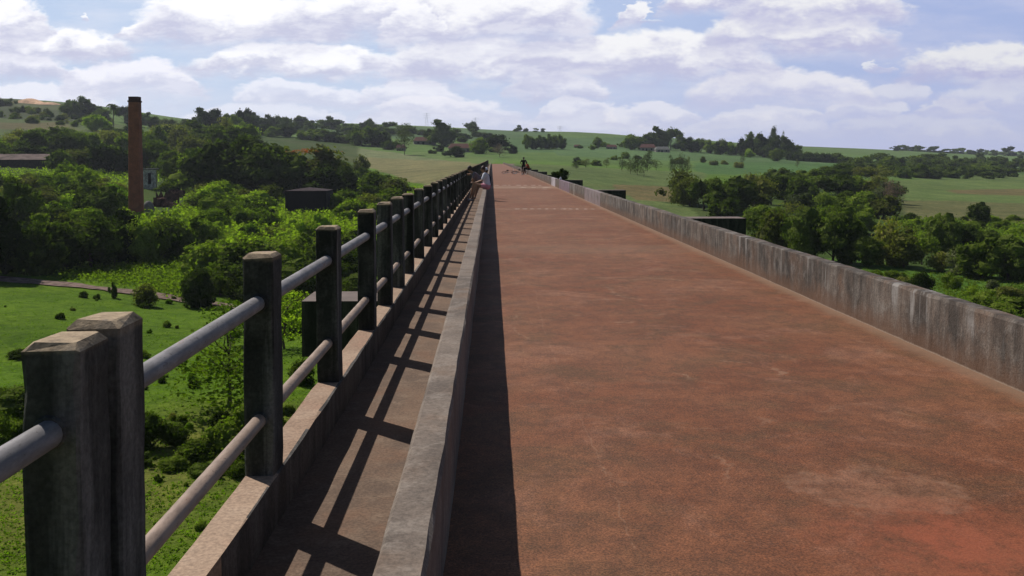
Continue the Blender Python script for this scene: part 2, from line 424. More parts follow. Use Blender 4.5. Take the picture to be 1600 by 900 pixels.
def blur(a, n, ax):
    for _ in range(n):
        p = np.pad(a, [(1, 1) if k == ax else (0, 0) for k in range(2)], mode='edge')
        a = (np.take(p, range(0, a.shape[ax]), ax) + 2 * a + np.take(p, range(2, a.shape[ax] + 2), ax)) / 4
    return a
GT = blur(blur(GT, 14, 0), 5, 1)
def gz_raw(X, Y):
    X = np.asarray(X, float); Y = np.asarray(Y, float)
    Yc = np.clip(Y, 31, 2500)
    px = np.clip(768 + 1500 * X / Yc, -1500, 2999.9)
    fi = (px + 1500) / (gxs[1] - gxs[0]); fj = (np.log(Yc) - gls[0]) / (gls[1] - gls[0])
    i = np.clip(fi.astype(int), 0, len(gxs) - 2); j = np.clip(fj.astype(int), 0, len(gls) - 2)
    fi = fi - i; fj = fj - j
    z = (GT[i, j] * (1 - fi) * (1 - fj) + GT[i + 1, j] * fi * (1 - fj) + GT[i, j + 1] * (1 - fi) * fj + GT[i + 1, j + 1] * fi * fj)
    return z
def gz_(X, Y):
    X = np.asarray(X, float); Y = np.asarray(Y, float)
    z = gz_raw(X, Y)
    z = z + 0.60 * sfbm(X, Y, .09, 3, 1) * np.clip(1 - Y / 400, .15, 1) + 0.12 * sfbm(X, Y, .5, 2, 2) * np.clip(1 - Y / 250, 0, 1)
    z = z + np.clip((Y - 350) / 600, 0, 1) * 2.2 * sfbm(X, Y, .012, 2, 3)
    # keep the ground under the deck
    near = np.clip(1 - np.abs(X - 1.4) / 12, 0, 1) * np.clip((320 - Y) / 20, 0, 1)
    z = np.where(near > 0, np.minimum(z, -0.7 * near + z * (1 - near) * 1.0 + np.minimum(z, -.7) * near - (-.7) * near), z)
    z = z - np.clip((Y - 2500) / 2500, 0, 3) * 60
    return z
# camera basis for ground_hit
cR = np.array(Euler((math.pi / 2 - PITCH, 0, -YAW), 'XYZ').to_matrix())
def proj(X, Y, Z):
    d = np.stack([np.asarray(X, float), np.asarray(Y, float), np.asarray(Z, float) - CAMZ], -1) @ cR
    zz = np.where(d[..., 2] > -.01, -.01, d[..., 2])
    return 800 + 1500 * d[..., 0] / -zz, CY0 - 1500 * d[..., 1] / -zz
def ray(px, py):
    d = cR @ np.array([(px - 800) / 1500, -(py - CY0) / 1500, -1.0])
    return d / d[1]
_S = np.exp(np.linspace(np.log(12), np.log(2400), 1500))
def hit(px, py):
    d = ray(px, py)
    z = gz_(d[0] * _S, _S); zr = CAMZ + d[2] * _S
    k = np.argmax(z >= zr)
    if not (z >= zr).any():
        k = int(np.argmax((z - zr) / _S))
        s = _S[k]
        return float(d[0] * s), float(s), float(z[k])
    s = _S[k]
    return float(d[0] * s), float(s), float(gz_(d[0] * s, s))
def at(px, Yd):
    d = ray(px, 300); return float(d[0] * Yd), float(Yd), float(gz_(d[0] * Yd, Yd))

def sinhgrid(lo, hi, n, c=0, k=4.2):
    t = np.linspace(-1, 1, n)
    s = np.sinh(k * t) / np.sinh(k)
    return np.where(s < 0, c + s * (c - lo), c + s * (hi - c))
GXv = sinhgrid(-3000, 3000, 620, 0, 5.2)
GYv = np.concatenate([np.linspace(-800, -40, 16), np.linspace(-30, 18, 14), np.exp(np.linspace(np.log(20), np.log(3600), 540))])
XX, YY = np.meshgrid(GXv, GYv)
ZZ = gz_(XX, YY)
nx, ny = len(GXv), len(GYv)
def inpoly(px, py, poly):
    c = np.zeros(px.shape, bool); n = len(poly)
    for i in range(n):
        x1, y1 = poly[i]; x2, y2 = poly[(i + 1) % n]
        if y1 == y2: continue
        k = ((y1 > py) != (y2 > py)) & (px < (x2 - x1) * (py - y1) / (y2 - y1) + x1)
        c ^= k
    return c
colr = np.zeros((ny, nx, 3)); PXg, PYg = proj(XX, YY, ZZ)
warpx = 10 * sfbm(XX, YY, .05, 3, 9); warpy = 3 * sfbm(XX, YY, .04, 3, 8)
base_c = np.array([.080, .150, .010])
colr[:] = base_c
n_a = sfbm(XX, YY, .03, 4, 21)[..., None]; n_b = sfbm(XX, YY, .2, 3, 22)[..., None]
def paint(mask, c, a=1.0):
    m_ = (mask.astype(float) * a)[..., None] if mask.ndim == 2 else mask
    colr[:] = colr * (1 - m_) + np.array(c) * m_
far = np.clip((YY - 300) / 250, 0, 1)
paint(far, (.090, .150, .048))
fp = [((560, 246), (700, 252), (770, 258), (745, 300), (640, 285), (600, 268), (500, 240)), (.155, .150, .080)],\
     [((410, 214), (560, 232), (660, 242), (700, 252), (560, 246), (470, 228)), (.13, .155, .085)],\
     [((640, 236), (770, 246), (770, 258), (700, 252), (655, 243)), (.10, .15, .055)],\
     [((470, 194), (760, 202), (860, 205), (860, 212), (660, 222), (560, 212), (470, 205)), (.075, .125, .060)],\
     [((790, 215), (1060, 215), (1060, 232), (1000, 240), (800, 238)), (.070, .125, .052)],\
     [((860, 232), (1010, 232), (1200, 244), (1330, 255), (1300, 262), (1060, 250), (870, 244)), (.080, .14, .060)],\
     [((1080, 254), (1330, 256), (1320, 272), (1090, 272)), (.065, .13, .045)],\
     [((830, 256), (1090, 268), (1110, 300), (1020, 302), (900, 275)), (.105, .135, .060)],\
     [((800, 256), (1095, 268), (1115, 300), (1190, 352), (1120, 352), (1000, 330), (850, 290)), (.098, .138, .052)],\
     [((955, 288), (1060, 292), (1085, 318), (990, 312)), (.135, .115, .058)],\
     [((1090, 312), (1120, 316), (1190, 350), (1120, 345)), (.075, .16, .025)],\
     [((1395, 282), (1620, 272), (1620, 318), (1405, 316)), (.098, .142, .050)],\
     [((1480, 296), (1620, 294), (1620, 306), (1490, 303)), (.125, .108, .055)],\
     [((1405, 312), (1620, 318), (1620, 352), (1400, 345)), (.112, .118, .056)],\
     [((1390, 340), (1640, 352), (1640, 520), (1240, 420)), (.070, .140, .024)],\
     [((-10, 178), (150, 190), (210, 198), (210, 210), (-10, 214)), (.075, .105, .042)],\
     [((-10, 190), (100, 192), (120, 203), (-10, 203)), (.115, .105, .055)],\
     [((-10, 150), (110, 166), (180, 190), (140, 194), (-10, 184)), (.050, .066, .034)],\
     [((-10, 150), (90, 160), (130, 176), (-10, 165)), (.07, .085, .04)],\
     [((1240, 226), (1420, 238), (1400, 244), (1260, 240)), (.085, .14, .045)]
fp = list(fp)
for poly, c in fp:
    paint(inpoly(PXg + warpx * .6, PYg + warpy * .5, poly), c)
# scrubby ground under the woods is darker soil and litter
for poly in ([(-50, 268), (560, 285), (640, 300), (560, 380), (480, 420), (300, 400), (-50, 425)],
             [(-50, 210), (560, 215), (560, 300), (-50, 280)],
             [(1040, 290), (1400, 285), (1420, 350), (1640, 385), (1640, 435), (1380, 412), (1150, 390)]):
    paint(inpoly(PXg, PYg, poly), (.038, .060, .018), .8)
colr = colr * (1 + .16 * n_a + .10 * n_b)
dry = np.clip(sfbm(XX, YY, .06, 4, 31) * 1.6 - .75, 0, 1) * np.clip((320 - YY) / 150, 0, 1)
paint(dry[..., None] * .5 * np.ones(3), (.15, .12, .05))
colr = np.clip(colr, .004, 1)
me = bpy.data.meshes.new('ground')
idx = np.arange(nx * ny).reshape(ny, nx)
q = np.stack([idx[:-1, :-1], idx[:-1, 1:], idx[1:, 1:], idx[1:, :-1]], -1).reshape(-1, 4)
me.vertices.add(nx * ny); me.vertices.foreach_set('co', np.stack([XX, YY, ZZ], -1).astype(np.float32).ravel())
me.loops.add(q.size); me.loops.foreach_set('vertex_index', q.ravel().astype(np.int32))
me.polygons.add(len(q)); me.polygons.foreach_set('loop_start', np.arange(0, q.size, 4, dtype=np.int32))
me.update(calc_edges=True)
me.polygons.foreach_set('use_smooth', np.ones(len(q), bool))
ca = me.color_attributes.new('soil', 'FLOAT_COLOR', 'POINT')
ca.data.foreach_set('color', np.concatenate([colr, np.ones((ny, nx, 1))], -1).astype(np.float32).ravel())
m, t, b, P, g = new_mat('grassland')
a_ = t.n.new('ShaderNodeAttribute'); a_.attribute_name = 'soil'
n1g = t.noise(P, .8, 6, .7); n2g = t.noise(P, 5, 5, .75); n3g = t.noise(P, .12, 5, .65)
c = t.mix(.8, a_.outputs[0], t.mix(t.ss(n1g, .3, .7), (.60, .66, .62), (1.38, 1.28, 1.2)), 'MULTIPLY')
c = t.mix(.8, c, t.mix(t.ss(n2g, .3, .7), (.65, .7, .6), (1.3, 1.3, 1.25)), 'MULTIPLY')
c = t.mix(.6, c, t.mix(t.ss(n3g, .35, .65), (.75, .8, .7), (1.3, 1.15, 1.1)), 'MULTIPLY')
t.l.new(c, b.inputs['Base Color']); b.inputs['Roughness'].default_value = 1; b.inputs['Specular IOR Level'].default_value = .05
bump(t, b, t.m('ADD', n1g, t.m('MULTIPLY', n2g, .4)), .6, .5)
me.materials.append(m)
tag(link('ground', me), kind='structure')

# dirt path on the left, following the ground
def ribbon(name, pts, width, mat, lift=.05):
    P3 = [np.array(hit(*p)[:2]) for p in pts]
    dense = []
    for a_, b_ in zip(P3[:-1], P3[1:]):
        n = max(2, int(np.linalg.norm(b_ - a_) / 1.2))
        for k in range(n): dense.append(a_ + (b_ - a_) * k / n)
    dense.append(P3[-1]); dense = np.array(dense)
    for _ in range(8): dense[1:-1] = (dense[:-2] + 2 * dense[1:-1] + dense[2:]) / 4
    v = []; f = []; ns = 6
    for i, p in enumerate(dense):
        d = dense[min(i + 1, len(dense) - 1)] - dense[max(i - 1, 0)]; d /= np.linalg.norm(d) + 1e-9
        n_ = np.array([-d[1], d[0]]); wd = width * (1 + .25 * math.sin(i * .7) * math.sin(i * .23) + .15 * rnd.uniform(-1, 1))
        for k in range(ns + 1):
            qx, qy = p + n_ * wd * (k / ns - .5)
            v.append((qx, qy, float(gz_(qx, qy)) + lift))
    for i in range(len(dense) - 1):
        for k in range(ns):
            a0 = i * (ns + 1) + k; f.append((a0, a0 + 1, a0 + ns + 2, a0 + ns + 1))
    return tag(mk(name, v, f, mat, smooth=True), kind='structure')
M['dirt'] = flat('path_dirt', (.16, .115, .095), 1, .05, .4, 1.5)
ribbon('path', [(-160, 430), (0, 437), (110, 446), (200, 458), (280, 468), (360, 478), (430, 482), (520, 490), (600, 500)], 3.0, M['dirt'], .12)

# ------------------------------------------------------------------ the bridge
Y0, Y1 = -25.0, 310.0
LAST = Y1
bridge = empty('bridge', (0, 0, 0), 0, 'long straight concrete bridge on dark piers running away to the far fields', 'bridge')
def sweep(name, prof, y0, y1, mat, parent=None, amp=.004, zamp=.004, seed=0, step=None):
    """prof: closed polygon of (x,z) swept along y with slightly uneven formwork lines"""
    ys = [y0]
    while ys[-1] < y1:
        y = ys[-1]; ys.append(min(y1, y + (.18 if abs(y) < 12 else .5 if y < 60 else 3.0)))
    ys = np.array(ys); n = len(prof); V = []; F = []
    for k, (x, z) in enumerate(prof):
        dxk = amp * (sfbm(ys, 0 * ys + k * 7 + seed, .9, 3, seed + k) + .5 * sfbm(ys, 0 * ys, 9, 2, seed + k + 50))
        dzk = zamp * (sfbm(ys, 0 * ys + k * 5 + seed, .7, 3, seed + k + 20) + .5 * sfbm(ys, 0 * ys, 11, 2, seed + k + 70))
        V.append(np.stack([x + dxk, ys, z + dzk * (1 if z > 0.02 else 0)], -1))
    V = np.stack(V, 1).reshape(-1, 3)
    for i in range(len(ys) - 1):
        for k in range(n):
            k2 = (k + 1) % n
            F.append((i * n + k, i * n + k2, (i + 1) * n + k2, (i + 1) * n + k))
    F.append(tuple(range(n - 1, -1, -1))); F.append(tuple((len(ys) - 1) * n + k for k in range(n)))
    return mk(name, V, F, mat, parent)
sl = MB(); sl.box(-1.17, 3.93, Y0, Y1, -.55, -.012)
sl.build('deck_slab', M['slab'], bridge)
road = mk('road', [(-.2, y, 0) for y in ()] or [(-.20, Y0, 0), (3.76, Y0, 0), (3.76, Y1, 0), (-.20, Y1, 0)], [(0, 1, 2, 3)], M['road']); tag(road, kind='structure')
walk = mk('walkway', [(-.975, Y0, -.002), (-.33, Y0, -.002), (-.33, Y1, -.002), (-.975, Y1, -.002)], [(0, 1, 2, 3)], M['walk']); tag(walk, kind='structure')

c_ = .012
def wallprof(x0, x1, z1): return [(x0, -.005), (x1, -.005), (x1, z1 - c_), (x1 - c_, z1), (x0 + c_, z1), (x0, z1 - c_)]
lw = sweep('low_wall', wallprof(-.345, -.190, .455), Y0, Y1, M['ltop'], amp=.005, zamp=.005, seed=3)
tag(lw, 'low grey concrete wall with flat top between the walkway and the red road', 'wall')
rw = sweep('parapet_wall', wallprof(3.74, 3.90, .485), Y0, Y1, M['rwall'], amp=.009, zamp=.009, seed=13)
tag(rw, 'stained concrete parapet wall along the right edge of the red road', 'wall')

# railing: kerb, posts, two pipes
rail = empty('railing', (-1.045, 2.27, 0), 0, 'concrete post railing with two pipe rails along the left edge of the bridge', 'railing')
RX, RYo = -1.045, 2.27
inv = Matrix.Translation((-RX, -RYo, 0))
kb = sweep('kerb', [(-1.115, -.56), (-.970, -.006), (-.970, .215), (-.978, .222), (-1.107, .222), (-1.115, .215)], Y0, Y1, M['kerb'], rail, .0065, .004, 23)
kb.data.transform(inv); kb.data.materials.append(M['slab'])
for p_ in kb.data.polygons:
    if p_.center.x > .070: p_.material_index = 1  # inner face gets the darker concrete, putting its shade into the colour
def post_mesh(seed, wx_=.068, wy_=.09, top=1.222):
    r = random.Random(seed); v = []; f = []
    zs = [.2, .30, .42, .55, .68, .80, .92, 1.02, 1.10, 1.16, top - .019, top]; nz_ = len(zs)
    for i, z in enumerate(zs):
        sx, sy = (wx_, wy_) if i < nz_ - 1 else (wx_ - .018, wy_ - .020)
        ch = .007 + (r.random() < .25) * r.uniform(0, .009)
        ring = [(-sx + ch, -sy), (sx - ch, -sy), (sx, -sy + ch), (sx, sy - ch), (sx - ch, sy), (-sx + ch, sy), (-sx, sy - ch), (-sx, -sy + ch)]
        for (x, y) in ring:
            v.append((x + r.uniform(-1, 1) * .0024, y + r.uniform(-1, 1) * .0024, z + (r.uniform(-1, 1) * .0035 if i >= nz_ - 2 else 0)))
    n = 8
    for i in range(len(zs) - 1):
        for k in range(n): f.append((i * n + k, i * n + (k + 1) % n, (i + 1) * n + (k + 1) % n, (i + 1) * n + k))
    f.append(tuple((len(zs) - 1) * n + k for k in range(n)))
    me = bpy.data.meshes.new('post'); me.from_pydata(v, [], f); me.materials.append(M['post']); me.update()
    return me
pms = [post_mesh(s) for s in range(5)]
ys = [2.36 - 1.9, 2.36, 2.585, 4.39, 6.21, 8.07, 9.42, 10.74, 12.05]
while ys[-1] < Y1 - 2: ys.append(ys[-1] + 1.84)
ys = sorted(ys + [-1.35, -3.2, -5.0, -6.9, -8.7])
restv = MB()
vis = [y for y in ys if y > 0]
for i, y in enumerate(ys):
    k = vis.index(y) if y in vis else 999
    if y > 0 and k < 98 or y > -2 and y <= 0:
        o = link('post', pms[i % 5], rail)
        o.location = (0 + rnd.uniform(-1, 1) * .003, y - RYo, rnd.uniform(-.006, .004) + (-.012 if abs(y - 2.36) < .01 else .006 if abs(y - 2.585) < .01 else 0))
        if abs(y - 2.585) < .01: o.location.x += .008
        o.rotation_euler = (rnd.uniform(-1, 1) * .004, rnd.uniform(-1, 1) * .006, rnd.uniform(-1, 1) * .01)
    else:
        restv.box(-.068, .068, y - RYo - .09, y - RYo + .09, .2, 1.22)
ro = restv.build('distant_posts', M['post'], rail); ro['kind'] = 'stuff'
def pipe(z, r, mat, seed):
    pts = [Y0 + 0.5] + [y for y in ys if y > Y0] + [Y1 - .2]
    n = 14; v = []; f = []
    for i, y in enumerate(pts):
        ox = rnd.uniform(-1, 1) * .004; oz = rnd.uniform(-1, 1) * .004
        for k in range(n):
            a = 2 * math.pi * k / n; v.append((ox + r * math.cos(a), y - RYo, z + oz + r * math.sin(a)))
    for i in range(len(pts) - 1):
        for k in range(n): f.append((i * n + k, i * n + (k + 1) % n, (i + 1) * n + (k + 1) % n, (i + 1) * n + k))
    return mk('rail', v, f, mat, rail, True)
def collars(z, r):
    for y in ys:
        if not (2.2 < y < 14): continue
        for sgn in (-1, 1):
            if sgn == 1 and y < 2.5: continue
            if sgn == -1 and 2.5 < y < 2.7: continue
            yy = y - RYo + sgn * .091
            mb = MB(); mb.tube((0, yy - sgn * .006, z), (0, yy + sgn * .009, z), r * 1.30, r * 1.12, 14)
            mb.build('mortar_collar', M['post'], rail)
collars(1.003, .034); collars(.475, .031)
pipe(1.003, .034, M['pipe_a'], 1)['label'] = 'upper grey galvanised pipe rail'
pipe(.475, .031, M['pipe_b'], 2)['label'] = 'lower pipe rail faded to dusty pink'

# piers: caps stick out beyond the parapet
def pier(y, xl, xr, top=-.55, th=.88, dep=1.1):
    gl = float(gz_(xl, y)) - 1.5
    p = MB()
    a, b2 = xl + .7, xr - .7
    p.box(a, b2, y + .16, y + dep - .16, gl, top - th - .3)
    sh = p.build('pier', M['cap'], bridge)
    q = MB()
    x0, x1 = xl, xr
    prof = [(x0, top - .56), (x0 + .7, top - th - .3), (x1 - .7, top - th - .3), (x1, top - .56), (x1, top - .012), (x0, top - .012)]
    prof = [(x0, top - th), (x0 + .55, top - th), (x0 + .7, top - th - .3), (x1 - .7, top - th - .3), (x1 - .55, top - th), (x1, top - th), (x1, top - .012), (x0, top - .012)]
    v = [(x, yy, z) for yy in (y, y + dep) for x, z in prof]; n = len(prof)
    fs = [tuple(range(n)), tuple(range(2 * n - 1, n - 1, -1))] + [(k, n + k, n + (k + 1) % n, (k + 1) % n) for k in range(n)]
    mk('pier_cap', v, [tuple(reversed(f_)) for f_ in fs], M['cap'], sh)
pier(14.9, -2.95, 3.8)
for k in range(8):
    pier(35.4 + 31.9 * k, -1.1, 9.45)

# worn marks across the road
def dashes(y, x0, x1, n, wd, seed):
    r = random.Random(seed); mb = MB()
    step = (x1 - x0) / n
    for i in range(n):
        xa = x0 + i * step + r.uniform(0, .12) * step; xb = xa + step * r.uniform(.35, .78)
        k = 5; top = []; bot = []
        for j in range(k + 1):
            x = xa + (xb - xa) * j / k
            c = y + r.uniform(-.12, .12) * wd + .25 * math.sin(x * 1.3) * wd
            hw = wd * (.5 if 0 < j < k else .2) * r.uniform(.6, 1.1)
            top.append((x, c + hw, .004)); bot.append((x, c - hw, .004))
        v = bot + top
        mb.add(v, [(j, j + 1, k + 2 + j, k + 1 + j) for j in range(k)])
    return mb
mb = dashes(31.4, .75, 3.5, 11, .22, 1)
tag(mb.build('road_marking', M['paint']), kind='structure')
mb = dashes(59.5, .1, 3.3, 7, .55, 2); mb2 = dashes(55.0, 1.6, 3.5, 3, .5, 3); mb.add(mb2.v, mb2.f); mb2 = dashes(52.2, 2.7, 3.5, 1, .3, 4); mb.add(mb2.v, mb2.f)
tag(mb.build('road_marking', M['paint']), kind='structure')

# ------------------------------------------------------------------ foliage
def leaf_mat(name, c, tr, var=.35):
    m = bpy.data.materials.new(name); m.use_nodes = True; t = NT(m.node_tree)
    t.n.clear(); o_ = t.n.new('ShaderNodeOutputMaterial')
    oi = t.n.new('ShaderNodeObjectInfo'); g = t.n.new('ShaderNodeNewGeometry')
    n = t.noise(g.outputs['Position'], .55, 3, .6)
    n2_ = t.noise(g.outputs['Position'], 4.5, 2, .6)
    f = t.m('ADD', t.m('MULTIPLY', oi.outputs['Random'], .55), t.m('MULTIPLY', n, .6))
    lo = [k * (1 - var) for k in c]; hi = [min(1, k * (1 + var * 1.3)) for k in c]; hi[0] *= 1.15
    cc = t.mix(t.ss(f, .3, .85), lo, hi)
    cc = t.mix(.6, cc, t.mix(t.ss(n2_, .3, .7), (.55, .6, .6), (1.45, 1.4, 1.2)), 'MULTIPLY')
    d = t.n.new('ShaderNodeBsdfDiffuse'); t.l.new(cc, d.inputs[0])
    tr_ = t.n.new('ShaderNodeBsdfTranslucent'); t.l.new(t.mix(1, cc, (1.5, 1.9, .5), 'MULTIPLY'), tr_.inputs[0])
    mx = t.n.new('ShaderNodeMixShader'); mx.inputs[0].default_value = tr
    t.l.new(d.outputs[0], mx.inputs[1]); t.l.new(tr_.outputs[0], mx.inputs[2]); t.l.new(mx.outputs[0], o_.inputs[0])
    return m
L = {
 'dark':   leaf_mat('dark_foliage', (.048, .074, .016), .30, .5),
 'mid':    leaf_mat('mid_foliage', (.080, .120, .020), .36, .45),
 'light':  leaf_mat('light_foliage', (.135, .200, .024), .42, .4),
 'olive':  leaf_mat('olive_foliage', (.120, .135, .040), .34),
 'grey':   leaf_mat('grey_green_foliage', (.085, .105, .060), .3),
 'orange': leaf_mat('orange_blossom', (.34, .085, .02), .2),
 'purple': leaf_mat('pinkish_foliage', (.16, .12, .13), .2),
 'brush':  leaf_mat('weed_foliage', (.092, .165, .012), .38),
}
M['bark'] = flat('bark', (.085, .065, .05), .95, .1, .4, 5)

def icos(sub=1):
    bm = bmesh.new(); bmesh.ops.create_icosphere(bm, subdivisions=sub, radius=1)
    v = np.array([p.co[:] for p in bm.verts]); f = [tuple(q.index for q in p.verts) for p in bm.faces]; bm.free(); return v, f
ICO = icos(2)
def leaf_quads(P, N, size, r):
    """one bent quad per point, facing roughly N"""
    n = len(P)
    N = N + r.normal(0, .55, (n, 3)); N /= np.linalg.norm(N, axis=1)[:, None] + 1e-9
    A = np.cross(N, r.normal(0, 1, (n, 3))); A /= np.linalg.norm(A, axis=1)[:, None] + 1e-9
    B = np.cross(N, A)
    s = size * r.uniform(.6, 1.35, (n, 1)); s2 = s * r.uniform(.5, .9, (n, 1))
    V = np.stack([P - A * s - B * s2 * .3, P - B * s2, P + A * s + B * s2 * .2, P + B * s2], 1)
    return V.reshape(-1, 3), np.arange(4 * n).reshape(n, 4)
def crown(seed, lobes=12, z0=.25, shape='round', leaves=2600, leaf=.024, spread=.5, core=.80, gaps=0.0):
    r = np.random.default_rng(seed); Ls = []
    for i in range(lobes):
        for _ in range(50):
            p = r.uniform(-1, 1, 3)
            if (p ** 2).sum() < 1: break
        if shape == 'flat': p[2] = abs(p[2]) * .6 + .1; rad = r.uniform(.26, .4)
        elif shape == 'tall': rad = r.uniform(.26, .42); p[:2] *= (1.05 - .45 * (p[2] + 1) / 2)
        elif shape == 'bush': rad = r.uniform(.18, .44); p[2] = p[2] * .75
        else: rad = r.uniform(.20, .46); p *= 1.0
        c = p * (1 - rad * .9)
        Ls.append((c, rad * np.array([r.uniform(.9, 1.2), r.uniform(.9, 1.2), r.uniform(.65, .95)])))
    V = []; F = []; nn = 0
    P = []; N = []
    zc = (1 + z0) / 2; zh = (1 - z0) / 2
    tot = sum((s ** 2).mean() for _, s in Ls)
    for c, s in Ls:
        if core > 0:
            v = ICO[0] * (1 + .22 * r.normal(0, 1, (len(ICO[0]), 1))) * s * core + c
            V.append(v); F += [tuple(q + nn for q in f) for f in ICO[1]]; nn += len(v)
        k = int(leaves * (s ** 2).mean() / tot)
        d = r.normal(0, 1, (k, 3)); d /= np.linalg.norm(d, axis=1)[:, None]
        rr = r.uniform(.80, 1.14, (k, 1)) + (r.random((k, 1)) < .30) * r.uniform(0, .38, (k, 1))
        # tuft: pull points into clumps so the outline is uneven
        cl = r.normal(0, 1, (max(6, k // 22), 3)); cl /= np.linalg.norm(cl, axis=1)[:, None]
        ix = r.integers(0, len(cl), k); d = d * .45 + cl[ix] * .75; d /= np.linalg.norm(d, axis=1)[:, None]
        rr = rr + (r.random(len(cl))[ix] * .16 - .05)[:, None]
        P.append(d * rr * s + c); N.append(d)
    P = np.concatenate(P); N = np.concatenate(N)
    lv, lf = leaf_quads(P, N, leaf * 2, r)
    F += [tuple(q + nn for q in f) for f in lf.tolist()]; V.append(lv)
    V = np.concatenate(V)
    V = V * np.array([.5, .5, zh]) + np.array([0, 0, zc])
    # normalise into the unit box
    lo = np.percentile(V, .5, axis=0); hi = np.percentile(V, 99.5, axis=0)
    V[:, :2] = V[:, :2] / max(hi[0] - lo[0], hi[1] - lo[1])
    V[:, 2] = z0 + (V[:, 2] - lo[2]) / (hi[2] - lo[2]) * (1 - z0)
    return V, F
def mesh_of(name, V, F, mats, mi=None):
    me = bpy.data.meshes.new(name); me.from_pydata(V.tolist() if isinstance(V, np.ndarray) else V, [], F)
    for m_ in (mats if isinstance(mats, list) else [mats]): me.materials.append(m_)
    if mi is not None: me.polygons.foreach_set('material_index', mi)
    me.update(); return me
def trunk_mesh(seed, top=.6, r0=.03, limbs=5, reach=.28):
    r = random.Random(seed); mb = MB()
    pts = [Vector((0, 0, -.06))]; n = 4
    for i in range(n): pts.append(Vector((r.uniform(-.03, .03), r.uniform(-.03, .03), top * (i + 1) / n)))
    for i in range(n): mb.tube(pts[i], pts[i + 1], r0 * (1 - .6 * i / n), r0 * (1 - .6 * (i + 1) / n), 7)
    for k in range(limbs):
        a = 2 * math.pi * (k + r.random()) / limbs; i = r.randint(1, n - 1); p = pts[i]
        q_ = p + Vector((math.cos(a) * reach * .5, math.sin(a) * reach * .5, .12)); e = p + Vector((math.cos(a + .2) * reach, math.sin(a + .2) * reach, .28))
        mb.tube(p, q_, r0 * .5, r0 * .32, 5); mb.tube(q_, e, r0 * .32, r0 * .12, 5)
    return mesh_of('trunk', mb.v, mb.f, M['bark'])
CR = {}
def get_crowns(kind, mat):
    key = (kind, mat)
    if key in CR: return CR[key]
    out = []
    spec = {'round': dict(lobes=17, z0=.04, shape='round', leaves=3200), 'flat': dict(lobes=12, z0=.38, shape='flat', leaves=2200),
            'tall': dict(lobes=13, z0=.2, shape='tall'), 'bush': dict(lobes=14, z0=-.08, shape='bush', leaves=3000, leaf=.023),
            'thin': dict(lobes=12, z0=.15, shape='tall', leaves=1500, core=0.0, leaf=.018), 'small': dict(lobes=7, z0=-.05, shape='round', leaves=520, leaf=.042)}[kind]
    for s in range(5):
        sp = dict(spec); sp['lobes'] = max(4, int(sp['lobes'] * (.65, 1.0, 1.3, .8, 1.1)[s])); sp['leaf'] = sp.get('leaf', .024) * (1.0, .8, 1.25, 1.1, .9)[s]; sp['leaves'] = int(sp.get('leaves', 2600) * (1.0, 1.35, .8, .9, 1.1)[s])
        if mat in ('olive', 'grey') and sp.get('core', 1) > 0: sp['core'] = .62; sp['leaves'] = int(sp['leaves'] * .85)
        V, F = crown(hash_(kind, s), **sp)
        out.append(mesh_of('crown', V, F, L[mat]))
    CR[key] = out; return out
def hash_(k, s): return sum(ord(ch) for ch in k) * 31 + s * 977
TR = {k: [trunk_mesh(s + 5, **a) for s in range(3)] for k, a in
      {'round': dict(top=.5, r0=.030), 'flat': dict(top=.62, r0=.028, reach=.36), 'tall': dict(top=.6, r0=.026, reach=.2),
       'bush': dict(top=.4, r0=.022), 'thin': dict(top=.85, r0=.018, limbs=9, reach=.25), 'small': dict(top=.45, r0=.04, limbs=3)}.items()}
cnt = {}
AUTO = []
def tree(px, py, wpx, hpx, kind='round', mat='dark', label=None, group=None, name=None, cat=None, Yd=None, parts=True, pos=None, size=None):
    if pos: X, Y, Z = pos
    else: X, Y, Z = at(px, Yd) if Yd else hit(px, py)
    dist = Y
    if size: wm, hm = size
    else:
        wm = wpx * dist / 1500
        # height from base so that the top lands hpx above the visible base
        hm = hpx * dist / 1500
    ms = get_crowns(kind, mat); me_ = ms[rnd.randrange(len(ms))]
    nm = name or ('shrub' if kind == 'bush' else 'tree')
    ct = cat or ('shrub' if kind == 'bush' else 'tree')
    if parts:
        e = empty(nm, (X, Y, Z - .02 * hm), rnd.uniform(0, 6.28), label, ct, group)
        e.scale = (wm, wm, hm)
        AUTO.append((e, px, py, hpx, mat, group))
        c_o = link('crown', me_, e)
        t_o = link('trunk' if kind != 'bush' else 'stem', TR[kind][rnd.randrange(3)], e)
        return e
    o = link(nm, me_); o.location = (X, Y, Z - .02 * hm - .1 * hm); o.scale = (wm, wm, hm * 1.1); o.rotation_euler.z = rnd.uniform(0, 6.28)
    AUTO.append((o, px, py, hpx, mat, group))
    return tag(o, label, ct, group)
